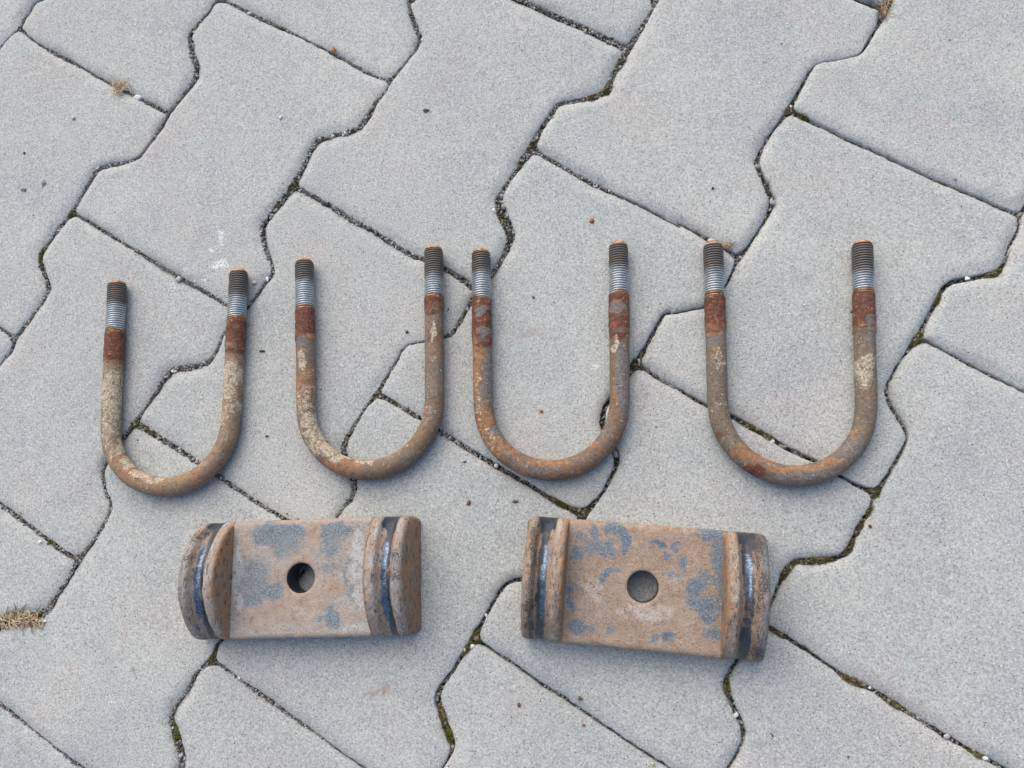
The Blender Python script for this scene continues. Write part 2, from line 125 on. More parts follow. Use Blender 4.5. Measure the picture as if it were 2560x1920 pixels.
[0,[374.1,491.7,377.4,456.9,358.6,425.8,339.7,394.6,307.3,381.5,289.6,352.1,425.2,270.5,442.9,299.8,439.6,334.6,458.4,365.8,477.3,396.9,509.7,410.1,527.4,439.4,391.8,521.0]],
[1,[270.5,320.6,273.9,285.9,259.1,253.0,250.8,240.7,243.5,229.0,237.7,220.4,228.2,218.4,214.4,217.2,207.3,215.5,203.6,209.2,198.1,200.0,190.1,184.2,196.4,179.4,211.2,169.3,220.8,162.4,235.2,153.7,249.6,144.6,258.8,138.1,268.1,132.3,286.5,121.4,304.8,111.2,313.7,105.6,322.3,101.9,339.4,128.8,336.0,163.5,354.9,194.7,373.7,225.8,406.1,239.0,423.8,268.3,288.2,349.9]],
[1,[181.3,174.1,174.5,165.7,168.8,155.5,165.9,146.7,168.6,139.1,173.7,126.5,175.1,118.1,170.5,108.8,165.0,100.7,158.2,90.2,150.7,79.5,145.9,72.0,142.3,64.8,136.6,55.9,130.9,48.2,123.4,46.7,113.0,44.9,99.9,43.5,101.9,44.8,100.2,43.4,96.1,36.0,90.4,25.9,82.9,12.1,85.3,10.0,94.3,3.2,104.8,-5.3,95.9,1.8,111.1,-7.5,121.8,-14.3,137.5,-21.6,151.7,-30.8,165.6,-40.2,179.3,-48.2,188.4,-52.9,202.0,-61.8,212.4,-68.5,219.3,-70.0,226.2,-62.3,232.7,-52.7,237.7,-45.1,240.1,-38.7,238.9,-34.8,235.2,-26.4,231.2,-17.6,230.3,-9.8,234.0,-3.0,239.9,7.0,246.1,15.3,252.0,23.2,260.6,37.0,266.3,46.8,270.8,55.7,277.2,60.2,288.6,61.3,301.6,63.1,307.3,67.5,312.0,73.7,308.1,67.8,313.0,80.5,319.4,90.9,321.2,99.3,312.5,103.5,303.7,109.4,285.7,119.9,267.1,130.7,257.8,136.5,248.3,142.7,234.1,151.9,219.4,160.1,209.6,167.0,194.7,176.9,188.1,181.3]],
[1,[73.9,0.5,66.1,-8.9,60.5,-19.1,59.9,-26.7,63.6,-35.6,68.1,-45.2,68.6,-51.1,66.1,-57.1,62.1,-64.7,56.6,-73.8,47.4,-85.6,39.1,-96.8,31.9,-107.7,24.6,-117.7,18.1,-122.9,5.2,-125.2,-2.3,-126.3,-6.2,-130.5,-10.3,-137.2,-16.9,-148.3,-21.1,-158.9,-17.3,-162.3,-5.1,-169.6,6.8,-177.1,14.7,-182.9,29.3,-190.8,38.9,-197.1,53.1,-205.7,67.1,-214.4,80.8,-222.6,89.9,-228.1,114.6,-242.8,129.3,-221.3,132.6,-214.7,134.2,-208.6,131.6,-203.6,128.4,-196.1,125.5,-188.4,124.2,-182.0,127.5,-176.2,131.6,-170.2,137.3,-162.4,147.2,-147.3,155.8,-133.8,159.3,-125.3,163.5,-117.4,169.0,-111.5,183.1,-110.6,195.0,-109.3,198.5,-107.5,203.2,-99.7,207.8,-91.6,213.1,-84.0,220.5,-73.0,215.2,-84.2,217.1,-74.0,211.3,-70.9,200.5,-64.1,187.3,-54.9,178.0,-50.7,164.1,-42.6,150.1,-33.2,135.9,-24.4,120.6,-16.4,109.8,-9.5,99.4,-0.8,108.2,-7.9,92.9,1.3,84.0,7.8,80.5,8.4]],
[1,[-27.2,-166.4,-32.8,-174.4,-37.3,-181.2,-42.4,-188.0,-44.8,-193.9,-41.7,-201.8,-38.3,-210.8,-34.3,-220.4,-35.8,-226.1,-40.1,-232.0,-55.7,-258.6,-74.8,-289.5,-107.2,-302.6,-125.2,-332.4,10.9,-413.9,28.7,-384.5,25.3,-349.8,44.2,-318.6,63.0,-287.4,95.4,-274.3,113.2,-245.0,89.1,-229.4,80.0,-224.0,66.2,-215.8,52.2,-207.1,37.9,-198.7,28.3,-192.4,13.7,-184.4,5.9,-178.4,-6.1,-171.3,-18.1,-163.9,-23.4,-162.6]],
[0,[-144.1,-363.7,-140.8,-398.5,-159.6,-429.5,-178.4,-460.6,-210.7,-473.7,-228.8,-503.5,-92.5,-585.5,-74.5,-555.7,-77.9,-521.0,-59.4,-489.7,-40.5,-458.5,-8.2,-445.4,9.6,-416.1,-126.1,-333.9]],
[0,[-247.7,-534.8,-244.3,-569.6,-263.1,-600.6,-281.9,-631.7,-314.3,-644.8,-332.3,-674.6,-196.1,-756.6,-178.1,-726.8,-181.4,-692.1,-162.6,-661.0,-143.8,-629.9,-111.5,-616.8,-93.5,-587.1,-229.7,-505.0]],
[0,[856.5,1018.4,859.9,983.6,841.0,952.5,822.1,921.3,789.8,908.2,772.0,878.8,907.6,797.2,925.4,826.5,922.0,861.3,940.9,892.5,959.7,923.6,992.1,936.8,1009.8,966.1,874.2,1047.7]],
[0,[752.9,847.3,756.3,812.5,737.4,781.4,718.6,750.2,686.2,737.1,668.5,707.7,804.1,626.1,821.8,655.4,818.4,690.2,837.3,721.4,856.2,752.5,888.5,765.7,906.3,795.0,770.7,876.6]],
[0,[649.4,676.2,652.7,641.4,633.9,610.3,615.0,579.1,582.6,566.0,564.9,536.6,700.5,455.0,718.2,484.3,714.9,519.1,733.7,550.3,752.6,581.4,785.0,594.6,802.7,623.9,667.1,705.5]],
[0,[545.8,505.1,549.2,470.3,530.3,439.2,511.4,408.0,479.1,394.9,461.3,365.5,596.9,283.9,614.7,313.2,611.3,348.0,630.2,379.2,649.0,410.3,681.4,423.5,699.1,452.8,563.5,534.4]],
[1,[442.2,334.0,445.6,299.2,426.7,268.1,407.9,236.9,375.5,223.8,357.8,194.4,493.4,112.8,511.1,142.1,507.7,176.9,526.6,208.1,545.5,239.2,577.8,252.4,595.6,281.7,460.0,363.3]],
[1,[338.7,162.9,342.0,128.1,324.1,99.6,321.4,90.1,314.8,79.6,310.7,72.4,314.7,78.2,309.6,65.6,302.9,60.0,289.0,57.8,278.4,56.7,273.0,53.7,268.5,45.6,262.6,35.9,256.2,23.1,258.5,21.3,265.5,16.7,282.9,5.0,300.0,-5.6,309.3,-11.9,389.8,-58.3,407.5,-28.9,404.2,5.8,423.0,37.0,441.9,68.2,474.3,81.3,492.0,110.6,356.4,192.2]],
[1,[247.9,13.9,241.2,6.1,235.7,-4.0,233.0,-10.3,234.0,-16.7,237.7,-25.2,241.7,-33.9,242.9,-38.9,239.7,-46.2,234.9,-54.1,228.3,-63.8,222.1,-73.8,218.6,-76.5,216.8,-80.3,215.7,-85.6,210.1,-93.1,205.9,-101.1,200.9,-110.2,195.8,-112.2,183.4,-113.8,170.5,-114.8,166.0,-119.3,161.6,-126.5,157.5,-134.7,150.1,-147.6,155.2,-150.8,163.2,-155.3,175.2,-163.4,183.7,-169.9,196.7,-178.0,207.6,-182.7,217.5,-189.7,233.9,-199.9,245.9,-207.6,257.8,-214.2,270.3,-221.3,286.2,-229.4,304.0,-200.0,300.6,-165.3,319.5,-134.1,338.3,-102.9,370.7,-89.8,388.4,-60.5,308.6,-13.0,299.2,-6.8,282.0,3.8,264.7,15.4,257.6,19.5,254.1,19.9]],
[1,[138.9,-163.6,133.5,-171.5,129.5,-177.3,127.2,-182.4,128.4,-187.6,131.4,-194.9,134.7,-202.3,136.9,-208.5,134.6,-215.6,130.8,-222.2,116.0,-245.2,97.2,-276.4,64.8,-289.5,47.1,-318.8,182.7,-400.5,200.4,-371.1,197.0,-336.4,215.9,-305.2,234.8,-274.0,267.1,-260.9,284.8,-231.7,269.3,-223.2,256.7,-216.2,244.7,-209.7,232.7,-201.8,216.3,-191.5,206.4,-185.0,195.1,-180.8,182.8,-171.1,174.1,-165.0,161.8,-157.6,153.8,-153.2,148.7,-149.8]],
[0,[28.0,-350.4,31.3,-385.2,12.5,-416.3,-6.4,-447.5,-38.7,-460.6,-56.5,-489.9,79.1,-571.6,96.9,-542.2,93.5,-507.5,112.3,-476.3,131.2,-445.1,163.6,-432.0,181.3,-402.7,45.7,-321.1]],
[0,[-76.0,-521.4,-72.6,-556.2,-91.4,-587.2,-110.2,-618.3,-142.6,-631.4,-160.6,-661.2,-24.5,-742.7,-6.7,-713.3,-10.1,-678.6,8.8,-647.4,27.6,-616.2,60.0,-603.1,77.8,-573.8,-57.8,-492.2]],
[0,[924.7,860.7,928.0,825.9,909.2,794.8,890.3,763.6,857.9,750.5,840.2,721.1,975.8,639.5,993.5,668.8,990.2,703.6,1009.0,734.8,1027.9,765.9,1060.3,779.1,1078.0,808.4,942.4,890.0]],
[0,[821.1,689.6,824.5,654.8,805.6,623.7,786.7,592.5,754.4,579.4,736.6,550.0,872.2,468.4,890.0,497.7,886.6,532.5,905.5,563.7,924.3,594.8,956.7,608.0,974.4,637.3,838.8,718.9]],
[0,[717.5,518.5,720.9,483.7,702.0,452.6,683.2,421.4,650.8,408.3,633.1,378.9,768.7,297.3,786.4,326.6,783.0,361.4,801.9,392.6,820.8,423.8,853.1,436.9,870.9,466.2,735.3,547.8]],
[0,[614.0,347.4,617.3,312.6,598.5,281.5,579.6,250.3,547.2,237.2,529.5,207.9,665.1,126.2,682.8,155.6,679.5,190.3,698.3,221.5,717.2,252.7,749.6,265.8,767.3,295.1,631.7,376.7]],
[0,[510.4,176.3,513.8,141.5,494.9,110.4,476.0,79.2,443.7,66.1,425.9,36.8,561.5,-44.9,579.3,-15.5,575.9,19.2,594.8,50.4,613.6,81.6,646.0,94.7,663.8,124.0,528.2,205.6]],
[1,[406.8,5.2,410.2,-29.6,391.3,-60.7,372.5,-91.9,340.1,-105.0,322.4,-134.3,458.0,-216.0,475.7,-186.6,472.3,-151.9,491.2,-120.7,510.1,-89.5,542.4,-76.4,560.2,-47.1,424.6,34.5]],
[1,[303.3,-165.9,306.6,-200.7,287.8,-231.8,268.9,-263.0,236.5,-276.1,218.8,-305.4,354.4,-387.1,372.1,-357.7,368.8,-323.0,387.6,-291.8,406.5,-260.6,438.9,-247.5,456.6,-218.2,321.0,-136.6]],
[0,[199.7,-337.0,203.1,-371.8,184.2,-402.9,165.4,-434.1,133.0,-447.2,115.2,-476.5,250.8,-558.2,268.6,-528.8,265.2,-494.1,284.1,-462.9,302.9,-431.7,335.3,-418.6,353.1,-389.3,217.5,-307.7]],
[0,[96.1,-508.1,99.5,-542.8,80.7,-574.0,61.8,-605.2,29.4,-618.3,11.7,-647.6,147.3,-729.3,165.0,-699.9,161.7,-665.2,180.5,-634.0,199.4,-602.8,231.7,-589.7,249.5,-560.4,113.9,-478.8]],
[0,[889.3,531.9,892.6,497.1,873.8,466.0,854.9,434.8,822.5,421.7,804.8,392.4,940.4,310.7,958.1,340.1,954.8,374.8,973.6,406.0,992.5,437.2,1024.9,450.3,1042.6,479.6,907.0,561.2]],
[0,[785.7,360.8,789.1,326.0,770.2,294.9,751.3,263.7,719.0,250.6,701.2,221.3,836.8,139.6,854.6,169.0,851.2,203.7,870.1,234.9,888.9,266.1,921.3,279.2,939.0,308.5,803.5,390.1]],
[0,[682.1,189.7,685.5,154.9,666.6,123.8,647.8,92.6,615.4,79.5,597.7,50.2,733.3,-31.5,751.0,-2.1,747.6,32.6,766.5,63.8,785.4,95.0,817.7,108.1,835.5,137.4,699.9,219.0]],
[0,[578.6,18.6,581.9,-16.2,563.1,-47.3,544.2,-78.5,511.8,-91.6,494.1,-120.9,629.7,-202.6,647.4,-173.2,644.1,-138.5,662.9,-107.3,681.8,-76.1,714.2,-63.0,731.9,-33.7,596.3,47.9]],
[0,[475.0,-152.5,478.4,-187.2,459.5,-218.4,440.6,-249.6,408.3,-262.7,390.5,-292.0,526.1,-373.7,543.9,-344.3,540.5,-309.6,559.4,-278.4,578.2,-247.2,610.6,-234.1,628.4,-204.8,492.8,-123.2]],
[0,[371.4,-323.6,374.8,-358.3,355.9,-389.5,337.1,-420.7,304.7,-433.8,287.0,-463.1,422.6,-544.8,440.3,-515.4,437.0,-480.7,455.8,-449.5,474.7,-418.3,507.0,-405.2,524.8,-375.9,389.2,-294.3]],
[0,[267.9,-494.7,271.2,-529.4,252.4,-560.6,233.5,-591.8,201.2,-604.9,183.4,-634.2,319.0,-715.9,336.8,-686.5,333.4,-651.8,352.3,-620.6,371.1,-589.4,403.5,-576.3,421.2,-547.0,285.6,-465.4]],
[0,[957.4,374.2,960.8,339.4,941.9,308.3,923.1,277.1,890.7,264.0,873.0,234.7,1008.6,153.0,1026.3,182.4,1022.9,217.1,1041.8,248.3,1060.7,279.5,1093.0,292.6,1110.8,321.9,975.2,403.5]],
[0,[853.9,203.1,857.2,168.3,838.4,137.2,819.5,106.0,787.1,92.9,769.4,63.6,905.0,-18.1,922.7,11.3,919.4,46.0,938.2,77.2,957.1,108.4,989.5,121.5,1007.2,150.8,871.6,232.4]],
[0,[750.3,32.0,753.7,-2.7,734.8,-33.9,715.9,-65.1,683.6,-78.2,665.8,-107.5,801.4,-189.2,819.2,-159.8,815.8,-125.1,834.7,-93.9,853.5,-62.7,885.9,-49.6,903.7,-20.3,768.1,61.3]],
[0,[646.7,-139.1,650.1,-173.8,631.2,-205.0,612.4,-236.2,580.0,-249.3,562.3,-278.6,697.9,-360.3,715.6,-330.9,712.2,-296.2,731.1,-265.0,750.0,-233.8,782.3,-220.7,800.1,-191.4,664.5,-109.8]],
[0,[543.2,-310.2,546.5,-344.9,527.7,-376.1,508.8,-407.3,476.5,-420.4,458.7,-449.7,594.3,-531.4,612.1,-502.0,608.7,-467.3,627.5,-436.1,646.4,-404.9,678.8,-391.8,696.5,-362.5,560.9,-280.9]],
[0,[439.6,-481.3,443.0,-516.0,424.1,-547.2,405.3,-578.4,372.9,-591.5,355.1,-620.8,490.7,-702.4,508.5,-673.1,505.1,-638.4,524.0,-607.2,542.8,-576.0,575.2,-562.9,593.0,-533.6,457.4,-452.0]],
[0,[922.0,45.4,925.4,10.7,906.5,-20.5,887.7,-51.7,855.3,-64.8,837.6,-94.1,973.2,-175.8,990.9,-146.4,987.5,-111.7,1006.4,-80.5,1025.3,-49.3,1057.6,-36.2,1075.4,-6.9,939.8,74.7]],
[0,[818.5,-125.7,821.8,-160.4,803.0,-191.6,784.1,-222.8,751.8,-235.9,734.0,-265.2,869.6,-346.9,887.4,-317.5,884.0,-282.8,902.8,-251.6,921.7,-220.4,954.1,-207.3,971.8,-178.0,836.2,-96.4]],
[0,[714.9,-296.8,718.3,-331.5,699.4,-362.7,680.6,-393.9,648.2,-407.0,630.4,-436.3,766.0,-517.9,783.8,-488.6,780.4,-453.9,799.3,-422.7,818.1,-391.5,850.5,-378.4,868.3,-349.1,732.7,-267.4]],
[0,[611.4,-467.9,614.7,-502.6,595.9,-533.8,577.0,-565.0,544.6,-578.1,526.9,-607.4,662.5,-689.0,680.2,-659.7,676.9,-625.0,695.7,-593.8,714.6,-562.6,747.0,-549.5,764.7,-520.2,629.1,-438.5]],
[0,[886.6,-283.4,890.0,-318.1,871.2,-349.3,852.3,-380.5,819.9,-393.6,802.2,-422.9,937.8,-504.5,955.5,-475.2,952.2,-440.5,971.0,-409.3,989.9,-378.1,1022.2,-365.0,1040.0,-335.7,904.4,-254.0]],
[0,[783.1,-454.5,786.5,-489.2,767.6,-520.4,748.7,-551.6,716.4,-564.7,698.6,-594.0,834.2,-675.6,852.0,-646.3,848.6,-611.6,867.5,-580.4,886.3,-549.2,918.7,-536.1,936.4,-506.8,800.8,-425.1]],
[0,[954.8,-441.1,958.2,-475.8,939.3,-507.0,920.5,-538.2,888.1,-551.3,870.3,-580.6,1005.9,-662.2,1023.7,-632.9,1020.3,-598.1,1039.2,-567.0,1058.1,-535.8,1090.4,-522.7,1108.2,-493.4,972.6,-411.7]],
]
